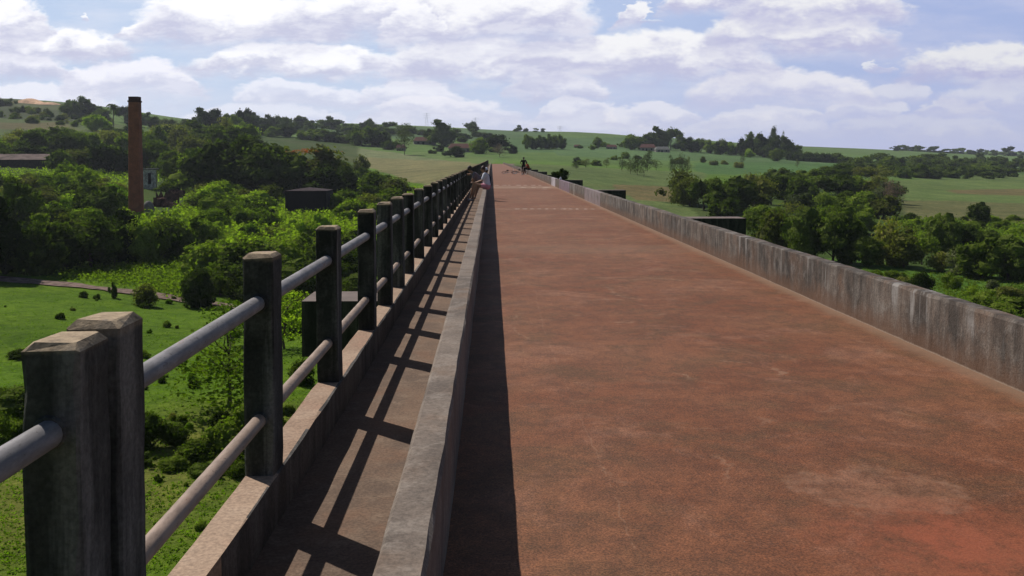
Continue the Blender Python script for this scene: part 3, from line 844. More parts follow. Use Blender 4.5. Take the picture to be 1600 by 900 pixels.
# ---- near and middle left
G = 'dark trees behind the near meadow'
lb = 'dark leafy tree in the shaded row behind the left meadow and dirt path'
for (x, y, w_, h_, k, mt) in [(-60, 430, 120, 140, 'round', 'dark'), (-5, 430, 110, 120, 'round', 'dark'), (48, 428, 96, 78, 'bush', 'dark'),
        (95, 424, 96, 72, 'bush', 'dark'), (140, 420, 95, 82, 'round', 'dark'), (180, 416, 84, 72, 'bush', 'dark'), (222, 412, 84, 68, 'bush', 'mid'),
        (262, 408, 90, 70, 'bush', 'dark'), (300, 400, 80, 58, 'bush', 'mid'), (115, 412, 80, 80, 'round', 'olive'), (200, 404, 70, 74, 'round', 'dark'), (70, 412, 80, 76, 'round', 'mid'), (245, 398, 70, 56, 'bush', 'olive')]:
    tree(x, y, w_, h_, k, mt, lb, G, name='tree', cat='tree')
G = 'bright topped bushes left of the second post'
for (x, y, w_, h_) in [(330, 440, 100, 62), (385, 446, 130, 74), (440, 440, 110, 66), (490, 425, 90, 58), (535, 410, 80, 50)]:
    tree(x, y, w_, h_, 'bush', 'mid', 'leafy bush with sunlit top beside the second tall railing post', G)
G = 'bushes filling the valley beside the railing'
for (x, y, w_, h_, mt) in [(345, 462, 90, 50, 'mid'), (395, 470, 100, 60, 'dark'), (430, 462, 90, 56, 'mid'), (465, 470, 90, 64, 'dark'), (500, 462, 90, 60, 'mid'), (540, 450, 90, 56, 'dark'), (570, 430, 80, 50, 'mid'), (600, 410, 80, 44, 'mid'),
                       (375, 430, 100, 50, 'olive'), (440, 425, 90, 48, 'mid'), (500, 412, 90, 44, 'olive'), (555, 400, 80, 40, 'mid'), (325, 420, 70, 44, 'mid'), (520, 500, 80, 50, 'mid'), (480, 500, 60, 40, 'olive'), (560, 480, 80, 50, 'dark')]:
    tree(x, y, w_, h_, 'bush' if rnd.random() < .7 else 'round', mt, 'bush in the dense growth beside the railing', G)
tree(305, 480, 60, 62, 'bush', 'dark', 'dark round bush at the end of the dirt path left of the second post', None)
tree(222, 478, 42, 34, 'bush', 'olive', 'low round olive bush standing beside the dirt path above the nearest post')
tree(176, 466, 14, 24, 'bush', 'dark', 'small upright dark bush on the near side of the dirt path')
tree(445, 545, 120, 90, 'thin', 'light', 'open light green bush between the second and third tall posts')
tree(365, 540, 100, 75, 'thin', 'light', 'pale feathery shrub whose top shows above the upper rail')
tree(360, 640, 190, 142, 'thin', 'light', 'spindly shrub with bare forked stems left of the second post', name='shrub', cat='shrub')
G = 'low dark bushes in the near meadow'
for (x, y, w_, h_) in [(235, 700, 85, 58), (300, 722, 70, 36), (350, 716, 80, 60), (395, 704, 90, 78), (15, 650, 100, 44), (-20, 700, 80, 60), (270, 690, 56, 30), (340, 680, 50, 36), (30, 560, 44, 14), (270, 735, 50, 20), (320, 745, 60, 22), (380, 740, 60, 30), (420, 680, 50, 40), (60, 660, 60, 26), (25, 680, 60, 28), (225, 730, 40, 20), (520, 560, 60, 60), (455, 520, 60, 44), (500, 530, 50, 40), (225, 560, 22, 12), (470, 600, 60, 40), (555, 500, 60, 40)]:
    tree(x, y, w_, h_, 'bush', 'dark' if rnd.random() < .5 else 'mid', 'low dark bush scattered in the bright grass under the railing', G)
G = 'weeds dotted over the near meadow'
for i in range(100):
    x = rnd.uniform(-20, 520); y = rnd.uniform(468, 860); s = rnd.uniform(4, 18) * (y / 620)
    if rnd.random() < .6: x = x * .5 + 30 + 240 * rnd.random(); y = (470, 520, 600, 660, 740)[i % 5] + rnd.uniform(-16, 16)
    tree(x, y, s * 1.2, s * .8, 'bush', rnd.choice(['mid', 'brush', 'olive', 'mid']), 'small weedy tuft dotted over the near green meadow', G, name='weed', cat='weed', parts=False)

# ---- scrub belt between meadow and woods (x -20..640, y 270..400)
G = 'scrub bushes around the chimney'
P1 = [(-40, 300), (90, 290), (300, 292), (540, 300), (640, 305), (610, 350), (520, 375), (300, 385), (150, 370), (-40, 380)]
k = 0
while k < 105:
    x = rnd.uniform(-40, 640); y = rnd.uniform(288, 388)
    if not inpoly(np.array([x]), np.array([float(y)]), P1)[0]: continue
    s = rnd.uniform(24, 58)
    if 180 < x < 300 and 280 < y < 352 + s * .3: continue
    if 425 < x < 530 and 296 < y < 338 + s * .5: continue
    k += 1
    mt = rnd.choice(['light', 'light', 'mid', 'brush', 'olive', 'mid', 'light'])
    if x < 60 and rnd.random() < .6: mt = 'dark'
    tree(x, y, s * 1.15, s * rnd.uniform(.5, .8), 'bush', mt, 'green scrub bush in the overgrown belt around the brick chimney', G, parts=(s > 44))
tree(262, 300, 34, 15, 'bush', 'mid', 'low bush between the white ruin and the brick rubble')
tree(155, 352, 78, 66, 'round', 'dark', 'dark ragged tree just left of the brick chimney foot')
tree(352, 345, 74, 42, 'bush', 'mid', 'broad rounded bush between the chimney ruins and the dark tank')
tree(30, 372, 70, 96, 'round', 'dark', 'tall dark tree at the left edge in front of the scrub')

# ---- back woods on the left
G = 'dense woods behind the chimney'
lb = 'dark green tree in the dense woods behind the brick chimney'
for (x, y, w_, h_, k, mt) in [(240, 268, 70, 50, 'bush', 'dark'), (286, 296, 60, 52, 'round', 'dark'), (312, 300, 90, 66, 'round', 'mid'), (335, 306, 100, 86, 'round', 'dark'),
        (372, 306, 120, 94, 'round', 'dark'), (410, 308, 110, 82, 'round', 'dark'), (445, 308, 90, 70, 'round', 'dark'), (300, 262, 70, 50, 'bush', 'olive'), (330, 250, 80, 55, 'round', 'dark'),
        (355, 262, 90, 64, 'round', 'dark'), (280, 240, 60, 44, 'bush', 'olive'), (310, 235, 60, 46, 'round', 'mid'), (352, 240, 60, 56, 'round', 'olive'), (392, 245, 60, 50, 'bush', 'mid'),
        (262, 232, 50, 36, 'bush', 'dark'), (238, 238, 50, 40, 'bush', 'mid'), (400, 262, 60, 44, 'round', 'dark'), (425, 280, 70, 50, 'round', 'dark'), (540, 306, 70, 46, 'bush', 'dark'), (505, 310, 80, 52, 'bush', 'dark'),
        (275, 276, 60, 40, 'bush', 'mid'), (250, 270, 40, 30, 'bush', 'dark'), (370, 225, 40, 34, 'round', 'mid')]:
    tree(x, y, w_, h_, k, mt, lb, G, name='tree', cat='tree')
ot = tree(478, 304, 120, 76, 'round', 'olive', 'broad tree with an orange blossom cap at the right end of the dark woods')
V, F = crown(91, lobes=9, z0=.80, shape='flat', leaves=600, leaf=.017, core=0)
V[:, :2] *= .85; V[:, 2] = V[:, 2] * .6 + .36; V[:, 0] -= .06
link('blossom', mesh_of('blossom', V, F, L['orange']), ot)
tree(372, 230, 60, 34, 'flat', 'light', 'bright green tree crown on the skyline end of the left woods')
tree(565, 278, 30, 36, 'round', 'olive', 'lone feathery tree standing at the left end of the tan field')
for (x, y, w_, h_) in [(560, 284, 40, 22), (590, 286, 40, 18), (622, 292, 22, 12), (536, 270, 30, 20)]:
    tree(x, y, w_, h_, 'bush', 'dark', 'dark bush at the foot of the lone feathery tree', 'dark bushes at the edge of the tan field')

# ---- hillside, far left
G = 'bushes on the left hillside'
for (x, y, w_, h_, mt) in [(-10, 246, 60, 30, 'mid'), (30, 240, 60, 38, 'olive'), (62, 244, 60, 40, 'mid'), (95, 240, 70, 42, 'dark'), (110, 246, 60, 38, 'dark'), (142, 240, 50, 32, 'mid'), (170, 236, 50, 32, 'olive'),
                     (196, 246, 50, 36, 'mid'), (5, 258, 50, 24, 'dark'), (40, 248, 60, 22, 'dark'), (125, 262, 60, 30, 'olive'), (165, 270, 66, 44, 'dark'), (95, 268, 50, 34, 'dark'), (230, 260, 50, 28, 'mid'),
                     (196, 268, 40, 26, 'dark'), (60, 214, 40, 14, 'mid'), (30, 216, 40, 12, 'olive'), (108, 222, 50, 22, 'mid'), (165, 222, 50, 18, 'olive'), (180, 212, 40, 14, 'mid'), (215, 228, 44, 26, 'mid'), (260, 216, 50, 22, 'olive'), (290, 214, 50, 26, 'grey'), (-8, 166, 34, 16, 'dark'), (16, 166, 24, 12, 'dark'), (138, 194, 30, 14, 'dark'), (118, 198, 18, 9, 'mid'), (205, 214, 44, 20, 'dark'), (185, 226, 44, 20, 'mid'), (130, 228, 50, 22, 'mid'), (245, 226, 44, 22, 'olive'), (275, 226, 44, 26, 'mid')]:
    tree(x, y, w_, h_, 'bush', mt, 'rounded bush on the green hillside above the long shed', G)
G = 'low scrub on the top left hill'
for i in range(46):
    x = rnd.uniform(-20, 170); y = rnd.uniform(168 + x * .13, 186 + x * .06 + 4)
    tree(x, y, rnd.uniform(9, 20), rnd.uniform(6, 11), 'small' if i % 2 else 'bush', rnd.choice(['dark', 'mid', 'dark', 'olive']), 'small scrub bush on the slope below the top left skyline', G, name='shrub', cat='shrub', parts=False)
tree(152, 205, 38, 25, 'round', 'light', 'bright yellow green tree on the hillside left of the chimney top')
G = 'skyline trees left of the chimney'
for (x, y, w_, h_, k) in [(112, 182, 30, 26, 'round'), (126, 184, 36, 33, 'round'), (143, 186, 34, 26, 'round'), (160, 190, 30, 20, 'round'), (195, 192, 30, 26, 'flat'), (205, 196, 24, 22, 'round'), (228, 196, 24, 20, 'round'), (240, 200, 28, 18, 'round'), (216, 198, 24, 24, 'round')]:
    tree(x, y, w_, h_, k, 'dark', 'dark tree on the hilltop skyline beside the brick chimney', G)
G = 'skyline trees right of the chimney'
for (x, y, w_, h_, k, mt) in [(262, 205, 26, 20, 'flat', 'grey'), (275, 206, 24, 22, 'thin', 'grey'), (292, 204, 24, 18, 'round', 'grey'), (318, 212, 40, 42, 'round', 'dark'), (332, 214, 36, 44, 'round', 'dark'), (350, 214, 30, 36, 'round', 'dark'),
                          (380, 212, 40, 42, 'round', 'dark'), (396, 208, 26, 32, 'round', 'dark'), (366, 216, 28, 36, 'round', 'mid'), (305, 210, 26, 26, 'round', 'dark'), (412, 206, 26, 20, 'round', 'dark')]:
    tree(x, y, w_, h_, k, mt, 'tall dark tree of the skyline clump right of the chimney', G)

# palm
pX, pY, pZ = hit(177, 207)
s_ = pY / 1500
pe = empty('palm_tree', (pX, pY, pZ - .4), 0, 'single palm tree on the hillside left of the chimney top', 'palm tree')
mb = MB(); mb.tube((0, 0, 0), (.3, 0, 40 * s_), .35, .25, 8); mb.build('trunk', M['bark'], pe)
mb = MB()
for i in range(40):
    a = i * 2.4; el = rnd.uniform(-.5, 1.2); ln = 15 * s_
    p = Vector((.3, 0, 40 * s_)); pr = None
    for j in range(6):
        q_ = p + Vector((math.cos(a) * math.cos(el), math.sin(a) * math.cos(el), math.sin(el))) * ln / 6; el -= .38
        side = Vector((-math.sin(a), math.cos(a), 0)) * ln * .13 * (1 - j / 7)
        mb.add([p - side - Vector((0, 0, .3)), p, q_, q_ - side * .9 - Vector((0, 0, .3))], [(0, 1, 2, 3)])
        mb.add([p + side - Vector((0, 0, .3)), p, q_, q_ + side * .9 - Vector((0, 0, .3))], [(0, 1, 2, 3)])
        p = q_
mb.build('crown', L['dark'], pe)

# ---- far skyline row, from the left woods to the bridge end
G = 'far trees along the skyline'
x = 400
while x < 765:
    h_ = rnd.uniform(10, 15) * (1 if x < 640 else .62) + (5 if rnd.random() < .12 else 0)
    w_ = rnd.uniform(18, 30)
    yb = 199 + (x - 400) * .016
    tree(x, yb, w_, h_ + 2, 'small' if rnd.random() < .8 else 'round', 'dark', 'small dark tree of the continuous row on the far skyline', G, Yd=rnd.uniform(900, 1010) , parts=False)
    x += rnd.uniform(5.5, 8.5) if x < 640 else rnd.uniform(6, 15)
for (x, h_) in [(740, 12), (808, 9), (585, 14), (835, 5), (848, 5), (822, 5)]:
    tree(x, 200, h_ * 1.9, h_ + 1, 'small', 'dark', 'tiny lone tree standing out on the far ridge line', 'lone trees on the ridge line', Yd=1250 if x > 700 else 960, parts=False)
# hedgerow belt below it
G = 'trees of the valley hedgerow on the left'
lb = 'dark tree of the hedgerow between the two left fields'
for (x, y, w_, h_) in [(412, 212, 30, 18), (428, 214, 30, 16), (446, 214, 34, 20), (458, 208, 30, 16), (478, 218, 34, 16), (500, 220, 36, 18), (520, 222, 34, 16), (540, 224, 32, 14), (556, 226, 30, 22), (566, 228, 40, 30), (580, 228, 38, 28),
                      (596, 230, 30, 24), (577, 214, 14, 22), (608, 234, 26, 14), (600, 222, 22, 18), (618, 232, 18, 12), (430, 206, 30, 12), (490, 214, 22, 12), (508, 214, 18, 10)]:
    tree(x, y, w_, h_, 'round', 'dark' if rnd.random() < .7 else 'mid', lb, G, parts=(h_ > 17))
tree(632, 242, 32, 50, 'thin', 'grey', 'tall thin grey green tree standing alone in the far field')
tree(690, 228, 46, 40, 'round', 'dark', 'large dark pointed tree in front of the farm buildings')
tree(672, 226, 26, 24, 'round', 'dark', 'dark tree left of the large pointed tree by the farm')
tree(712, 246, 36, 18, 'bush', 'dark', 'dark round bush in the field below the farmhouse')
tree(685, 237, 18, 10, 'bush', 'dark', 'small dark bush pair left of the farmhouse bush')
tree(676, 240, 16, 6, 'bush', 'dark', 'lowest flat dark bush in the far field left of the bridge end')
tree(738, 214, 16, 20, 'flat', 'dark', 'flat topped tree on the slope right of the farm')
tree(775, 238, 44, 28, 'round', 'dark', 'domed dark tree just above the far end of the bridge')
tree(750, 240, 40, 24, 'bush', 'mid', 'mid green bushy tree left of the domed dark tree')
tree(798, 240, 22, 14, 'bush', 'dark', 'dark bush right of the domed tree at the bridge end')
tree(781, 246, 20, 22, 'thin', 'purple', 'pinkish bare tree above the far end of the bridge')
tree(736, 256, 26, 10, 'bush', 'light', 'bright green shrub beside the left railing far away', Yd=230)
G = 'row of trees in the field right of the bridge end'
for i in range(9):
    tree(824 + i * 6.8, 233, 15, rnd.uniform(17, 24), 'round', 'mid', 'mid green tree of the short dense row in the field right of the bridge', G)
G = 'bushes dotted on the far slope'
for (x, y, w_, h_) in [(935, 232, 22, 18), (925, 234, 12, 8), (720, 222, 20, 10), (755, 222, 18, 8), (655, 224, 16, 10), (948, 230, 14, 8), (970, 230, 14, 8), (985, 232, 20, 14), (905, 232, 14, 5)]:
    tree(x, y, w_, h_, 'bush', 'mid', 'green bush dotted on the far farm slope', G)

# ---- right: farm trees on the skyline
G = 'farm trees on the right skyline'
lb = 'dark tree in the farm clump on the right skyline'
for (x, y, w_, h_, k, mt) in [(985, 234, 26, 24, 'round', 'mid'), (998, 234, 24, 20, 'round', 'mid'), (1015, 234, 26, 28, 'round', 'dark'), (1030, 234, 34, 36, 'round', 'dark'), (1048, 234, 32, 34, 'flat', 'dark'), (1065, 236, 30, 24, 'round', 'dark'),
        (1080, 238, 30, 24, 'round', 'dark'), (1095, 238, 26, 22, 'round', 'mid'), (1110, 240, 28, 22, 'round', 'mid'), (1126, 242, 28, 22, 'round', 'dark'), (1140, 242, 24, 20, 'round', 'light'), (1150, 242, 24, 16, 'round', 'dark'),
        (1165, 244, 26, 30, 'round', 'dark'), (1180, 244, 30, 38, 'round', 'mid'), (1192, 246, 30, 36, 'round', 'dark'), (1210, 248, 34, 36, 'round', 'dark'), (1228, 248, 36, 34, 'round', 'dark'), (1240, 247, 26, 24, 'round', 'dark'), (1170, 246, 20, 14, 'bush', 'light'),
        (1128, 240, 14, 24, 'flat', 'grey'), (1215, 252, 26, 20, 'round', 'mid')]:
    tree(x, y, w_, h_, k, mt, lb, G)
tree(1208, 246, 14, 50, 'tall', 'grey', 'tallest pointed tree rising from the right skyline clump')
tree(1224, 246, 9, 42, 'thin', 'grey', 'thin bare pointed tree right of the tallest skyline tree')
G = 'hedge of dark bushes on the right ridge'
for i in range(9):
    tree(1240 + i * 9, 251 + i * .5, 24, 15, 'bush', 'dark', 'dark bush of the low hedge sloping down from the skyline clump', G, parts=False)
# scraggly reeds
G = 'scraggly grey trees in the middle field'
for (x, y, w_, h_) in [(972, 268, 14, 22), (985, 272, 20, 28), (996, 274, 22, 32), (1006, 276, 18, 30), (1012, 268, 20, 34), (1050, 272, 16, 30), (1066, 272, 20, 34), (1074, 270, 14, 26), (1160, 258, 9, 20), (948, 262, 16, 16), (915, 262, 20, 14), (900, 264, 16, 12), (1246, 262, 8, 14), (1025, 266, 18, 18)]:
    tree(x, y, w_, h_, 'thin', 'grey', 'scraggly grey green tree standing in the middle right field', G)
G = 'low scrub across the middle right field'
for i in range(13):
    x = rnd.uniform(880, 1230); tree(x, 252 + (x - 880) * .012 + rnd.uniform(-6, 12), rnd.uniform(10, 24), rnd.uniform(6, 11), 'bush', rnd.choice(['mid', 'olive', 'grey']), 'low scrub clump across the middle right field', G, parts=False)

# ---- right woods
G = 'dense woods right of the bridge'
lb = 'leafy green tree in the dense woods right of the bridge'
RW = [(1062, 318, 60, 54, 'dark'), (1078, 322, 56, 46, 'dark'), (1100, 328, 60, 50, 'dark'), (1125, 334, 60, 56, 'dark'), (1150, 330, 60, 54, 'dark'), (1178, 326, 70, 56, 'dark'), (1205, 320, 60, 46, 'dark'), (1128, 345, 50, 36, 'mid'), (1228, 312, 50, 30, 'dark'),
      (1215, 290, 44, 28, 'dark'), (1235, 296, 50, 26, 'mid'), (1262, 290, 50, 26, 'mid'), (1290, 284, 46, 24, 'mid'), (1320, 284, 50, 28, 'mid'), (1345, 286, 46, 26, 'olive'), (1370, 288, 46, 30, 'mid'),
      (1250, 315, 60, 40, 'mid'), (1280, 310, 60, 36, 'dark'), (1310, 306, 60, 34, 'mid'), (1340, 308, 56, 34, 'mid'), (1368, 310, 56, 36, 'olive'), (1390, 318, 50, 36, 'grey'),
      (1250, 345, 60, 44, 'olive'), (1285, 338, 60, 38, 'mid'), (1315, 334, 56, 36, 'mid'), (1345, 338, 60, 40, 'mid'), (1380, 342, 56, 38, 'olive'), (1230, 372, 70, 58, 'olive'), (1195, 372, 60, 52, 'mid'), (1190, 396, 70, 66, 'dark'),
      (1222, 408, 80, 78, 'dark'), (1262, 416, 86, 88, 'dark'), (1300, 420, 84, 84, 'dark'), (1330, 422, 70, 78, 'dark'), (1275, 380, 66, 56, 'mid'), (1320, 374, 60, 50, 'mid'), (1350, 366, 50, 40, 'mid'), (1300, 360, 60, 40, 'mid'),
      (1385, 424, 78, 80, 'mid'), (1412, 428, 80, 70, 'dark'), (1440, 424, 60, 50, 'mid'), (1478, 412, 70, 74, 'dark'), (1495, 410, 66, 56, 'dark'), (1520, 402, 60, 44, 'mid'), (1540, 404, 50, 40, 'dark'),
      (1535, 445, 86, 70, 'mid'), (1575, 448, 84, 76, 'dark'), (1605, 440, 80, 64, 'dark'), (1500, 440, 60, 46, 'mid'), (1640, 450, 100, 80, 'dark'), (1690, 450, 110, 84, 'dark'), (1470, 434, 50, 34, 'mid'), (1350, 426, 60, 50, 'dark')]
for (x, y, w_, h_, mt) in RW:
    if rnd.random() < .30: mt = rnd.choice(['olive', 'grey', 'olive'])
    if y > 395: y -= 10; h_ *= .92; w_ *= .9
    tree(x, y, w_, h_, rnd.choice(['round', 'round', 'round', 'bush', 'bush', 'flat', 'thin' if mt in ('grey', 'olive') else 'round']), mt, lb, G, name='tree', cat='tree')
tree(1396, 322, 34, 42, 'thin', 'purple', 'brownish bare tree at the left edge of the right hand field')
tree(1532, 350, 38, 34, 'round', 'dark', 'lone round tree standing in the brownish right hand field')
G = 'bushes on the bank behind the parapet'
for (x, y, w_, h_, mt) in [(1438, 458, 50, 34, 'dark'), (1415, 452, 40, 20, 'olive'), (1490, 452, 34, 26, 'mid'), (1395, 442, 40, 20, 'mid'), (1365, 436, 30, 14, 'light'), (1575, 470, 50, 24, 'olive'), (1548, 478, 60, 24, 'mid'), (1600, 490, 60, 26, 'mid'), (1520, 462, 30, 14, 'light'), (1300, 428, 26, 12, 'mid'),
                      (1560, 500, 60, 26, 'mid'), (1620, 515, 60, 26, 'dark'), (1290, 250 + 178, 20, 10, 'light'), (1555, 455, 24, 18, 'grey')]:
    tree(x, y, w_, h_, 'bush', mt, 'bush on the grassy bank just beyond the right parapet', G)
G = 'low shrubs in the grass beside the right woods'
for i in range(26):
    x = rnd.uniform(1390, 1600); y = rnd.uniform(342, 380) - (x < 1450) * 5
    tree(x, y, rnd.uniform(14, 32), rnd.uniform(7, 14), 'bush', rnd.choice(['mid', 'light', 'dark']), 'low shrub in the green strip between field and right woods', G, parts=False)
# far right belt
G = 'far tree belt on the right'
FAR = []
for i in range(190):
    x = rnd.uniform(1310, 1660); u = rnd.random()
    y = 256 + u * 24 - (x < 1400) * 2
    if x < 1400 and y > 276: continue
    if i > 34:
        FAR.append((x, y, rnd.uniform(18, 34), rnd.uniform(11, 19))); continue
    tree(x, y, rnd.uniform(20, 38), rnd.uniform(11, 20), 'small' if u < .4 else 'round', rnd.choice(['dark', 'mid', 'dark']), 'small tree of the far dark belt behind the right hand field', G, parts=False)
VV = []; FF = []; nn = 0
for x, y, w_, h_ in FAR:
    X, Y, Z = hit(x, y); q = Y / 1500
    me_ = get_crowns('small', 'dark')[rnd.randrange(4)]
    v = np.empty(len(me_.vertices) * 3); me_.vertices.foreach_get('co', v); v = v.reshape(-1, 3)
    v = v * np.array([w_ * q, w_ * q, h_ * q]) + np.array([X, Y, Z - .1 * h_ * q]); VV.append(v)
    FF += [tuple(k + nn for k in p_.vertices) for p_ in me_.polygons]; nn += len(v)
o = link('far_woodland', mesh_of('far_woodland', np.concatenate(VV), FF, L['dark']))
tag(o, 'far dark woodland belt behind the right hand field', 'woodland', kind='stuff')
G = 'far skyline trees on the right'
x = 1395
while x < 1660:
    tree(x, 241, rnd.uniform(14, 20), rnd.uniform(7, 11) * (1.5 if rnd.random() < .1 else 1), 'small', 'dark', 'tiny dark tree on the far right skyline', G, Yd=rnd.uniform(1500, 1750), parts=False)
    x += rnd.uniform(7, 12)

# ---- ground cover (nobody could count it)
def cover(name, poly, n, mat, hgt, leaf, ylim, per=5, hole=None):
    r = np.random.default_rng(len(name) + n)
    px = r.uniform(min(p[0] for p in poly), max(p[0] for p in poly), n * 3); py = r.uniform(min(p[1] for p in poly), max(p[1] for p in poly), n * 3)
    k = inpoly(px, py, poly)
    if hole: k &= ~inpoly(px, py, hole)
    px = px[k][:n]; py = py[k][:n]
    # march all rays at once
    d = np.stack([ray(a, b_) for a, b_ in zip(px, py)])
    S = np.exp(np.linspace(np.log(ylim[0]), np.log(ylim[1]), 260))
    found = np.full(len(px), np.nan)
    for s in S:
        z = gz_(d[:, 0] * s, np.full(len(px), s)); hitm = (z >= CAMZ + d[:, 2] * s) & np.isnan(found)
        found[hitm] = s
    ok = ~np.isnan(found); s = found[ok]; X = d[ok, 0] * s; Y = s * (1 + r.normal(0, .01, len(s)))
    Z = gz_(X, Y); m_ = len(X)
    hh = hgt * r.uniform(.5, 1.5, m_)
    Pn = np.repeat(np.stack([X, Y, Z], 1), per, 0); H = np.repeat(hh, per)[:, None]
    off = r.normal(0, 1, (len(Pn), 3)) * np.array([.55, .55, 0]) * H; up = r.random((len(Pn), 1))
    Pn = Pn + off + np.array([0, 0, 1]) * up * H
    N = off + np.array([0, 0, 1.0]) * (.3 + up) * H; N /= np.linalg.norm(N, axis=1)[:, None] + 1e-9
    V, F = leaf_quads(Pn, N, leaf, r)
    o = mk(name, V, F, mat); tag(o, kind='stuff'); return o
P_sc = [(-40, 268), (200, 268), (420, 276), (560, 282), (660, 300), (620, 345), (560, 372), (480, 380), (300, 385), (200, 392), (-40, 400)]
tag(cover('undergrowth', P_sc, 15000, L['light'], 1.2, .30, (100, 420), hole=[(205, 282), (250, 280), (290, 300), (286, 328), (240, 338), (205, 338)]), 'tangle of bright green undergrowth around the chimney', 'undergrowth')
P_m = [(-40, 395), (300, 395), (560, 400), (700, 430), (700, 900), (-40, 900)]
tag(cover('grass', P_m, 12000, L['brush'], .10, .042, (24, 150)), 'short bright grass of the near meadow below the railing', 'grass')
P_r = [(1240, 410), (1380, 425), (1640, 440), (1640, 540), (1560, 520)]
tag(cover('grass', P_r, 3500, L['mid'], .25, .10, (60, 160)), 'rough grass on the bank beyond the right parapet', 'grass')
P_w = [(90, 418), (300, 408), (330, 440), (300, 468), (180, 446), (90, 436)]
tag(cover('weeds', P_w, 1600, L['light'], .8, .16, (60, 170)), 'bright leafy weeds between the path and the dark trees', 'weeds')
P_s2 = [(1395, 340), (1640, 350), (1640, 385), (1420, 372)]
tag(cover('weeds', P_s2, 1300, L['mid'], .7, .24, (100, 400)), 'bright leafy weeds in front of the brownish right hand field', 'weeds')
# ------------------------------------------------------------------ chimney and ruins
def brick_mat():
    m, t, b, P, g = new_mat('old_brick')
    x, y, z = t.sep(P)
    bt = t.n.new('ShaderNodeTexBrick'); t.l.new(t.comb(t.m('ADD', x, t.m('MULTIPLY', y, 1.0)), z, 0), bt.inputs[0])
    bt.inputs['Scale'].default_value = 2.2; bt.inputs['Mortar Size'].default_value = .02
    bt.inputs['Color1'].default_value = (.32, .10, .048, 1); bt.inputs['Color2'].default_value = (.24, .075, .038, 1); bt.inputs['Mortar'].default_value = (.14, .08, .06, 1)
    c = t.mix(.6, bt.outputs[0], t.mix(t.ss(t.noise(P, .8, 5, .7), .3, .7), (.65, .65, .65), (1.3, 1.25, 1.2)), 'MULTIPLY')
    t.l.new(c, b.inputs['Base Color']); return m
M['brick'] = brick_mat()
M['ruinb'] = flat('dirty_brick', (.085, .045, .035), .95, .1, .5, 1.2)
M['soot'] = flat('sooty_brick', (.07, .030, .022), .9, .1, .3, 3)
M['plaster'] = concrete('flaking_plaster', (.68, .66, .64), (.20, .18, .17), (.75, .72, .70), .4, .5, bstr=.2, black=.35)[0]
M['grey_c'] = flat('grey_render', (.16, .16, .15), .9, .1, .3, 2)
M['roofred'] = flat('old_roof_tiles', (.12, .055, .045), .9, .1, .3, 2)
M['wallp'] = flat('pale_house_wall', (.24, .215, .19), .9, .1, .2, 2)
M['darkhole'] = flat('dark_opening', (.012, .012, .012), .9, .1, .1, 2)
cx_, cy_, cz_ = hit(213, 338)
s_ = cy_ / 1500
ch = empty('chimney', (cx_, cy_, cz_ - .5), 0, 'tall square red brick chimney standing in the overgrown valley on the left', 'chimney')
mb = MB(); H = 188 * s_; r0, r1 = 9.4 * s_, 7.7 * s_
n = 8
def frus(mb, z0, z1, a, b_):
    cch = .18
    def ring(r, z): k = r * cch; return [(-r + k, -r, z), (r - k, -r, z), (r, -r + k, z), (r, r - k, z), (r - k, r, z), (-r + k, r, z), (-r, r - k, z), (-r, -r + k, z)]
    v = ring(a, z0) + ring(b_, z1)
    mb.add(v, [(k, (k + 1) % 8, 8 + (k + 1) % 8, 8 + k) for k in range(8)] + [tuple(range(8, 16)), tuple(range(7, -1, -1))])
frus(mb, 0, H * .955, r0, r1); mb.build('shaft', M['brick'], ch)
mb = MB(); frus(mb, H * .955, H * .968, r1 * 1.12, r1 * 1.12); mb.build('collar', M['soot'], ch)
mb = MB(); frus(mb, H * .968, H, r1 * .98, r1 * .98); mb.build('chimney_top', M['soot'], ch)

# white plastered ruin
X, Y, Z = hit(233, 296); s2 = Y / 1500
ru = empty('ruined_hut', (X, Y, Z), .2, 'white plastered ruin with dark stains and thin roof slab right of the chimney', 'ruin')
mb = MB(); mb.box(-9 * s2, 10 * s2, 0, 14 * s2, -1, 30 * s2); mb.build('wall', M['plaster'], ru)
mb = MB(); mb.box(-11 * s2, 13 * s2, -2 * s2, 16 * s2, 30 * s2, 32 * s2); mb.build('roof', M['grey_c'], ru)
mb = MB(); mb.box(-1.5 * s2, 3 * s2, -.12, .1, 8 * s2, 25 * s2); mb.build('doorway', M['darkhole'], ru)
# domed grey tank
X, Y, Z = hit(232, 330)
mb = MB(); mb.sphere((0, 0, 0), 1, (10 * s_, 9 * s_, 17 * s_), 20, 12)
o = mb.build('domed_tank', M['grey_c'], None, True); o.location = (X, Y, Z)
tag(o, 'grey domed tank at the foot of the chimney', 'tank')
# collapsed brick ruins: broken walls
for (x, y, w_, h_, a, lbl) in [(262, 318, 34, 20, .3, 'broken brick wall stub right of the grey domed tank'), (250, 322, 22, 14, 1.2, 'low collapsed brick wall between domed tank and broken wall stub'), (276, 308, 26, 12, -.2, 'farthest low brick ruin right of the chimney')]:
    X, Y, Z = hit(x, y); q = Y / 1500
    pr = [(-w_ / 2 * q, -1)]; k = 9
    for j in range(k + 1): pr.append((-w_ / 2 * q + w_ * q * j / k, h_ * q * (.45 + .55 * abs(math.sin(j * 1.7 + x)))))
    pr.append((w_ / 2 * q, -1)); th = .5; nn_ = len(pr)
    v = [(a_, -th, b_) for a_, b_ in pr] + [(a_, th, b_) for a_, b_ in pr]
    f = [tuple(range(nn_)), tuple(range(2 * nn_ - 1, nn_ - 1, -1))] + [(i, nn_ + i, nn_ + (i + 1) % nn_, (i + 1) % nn_) for i in range(nn_)]
    o = mk('brick_ruin', v, [tuple(reversed(z)) for z in f], M['ruinb']); o.location = (X, Y, Z); o.rotation_euler.z = a
    tag(o, lbl, 'ruin')
rb = MB()
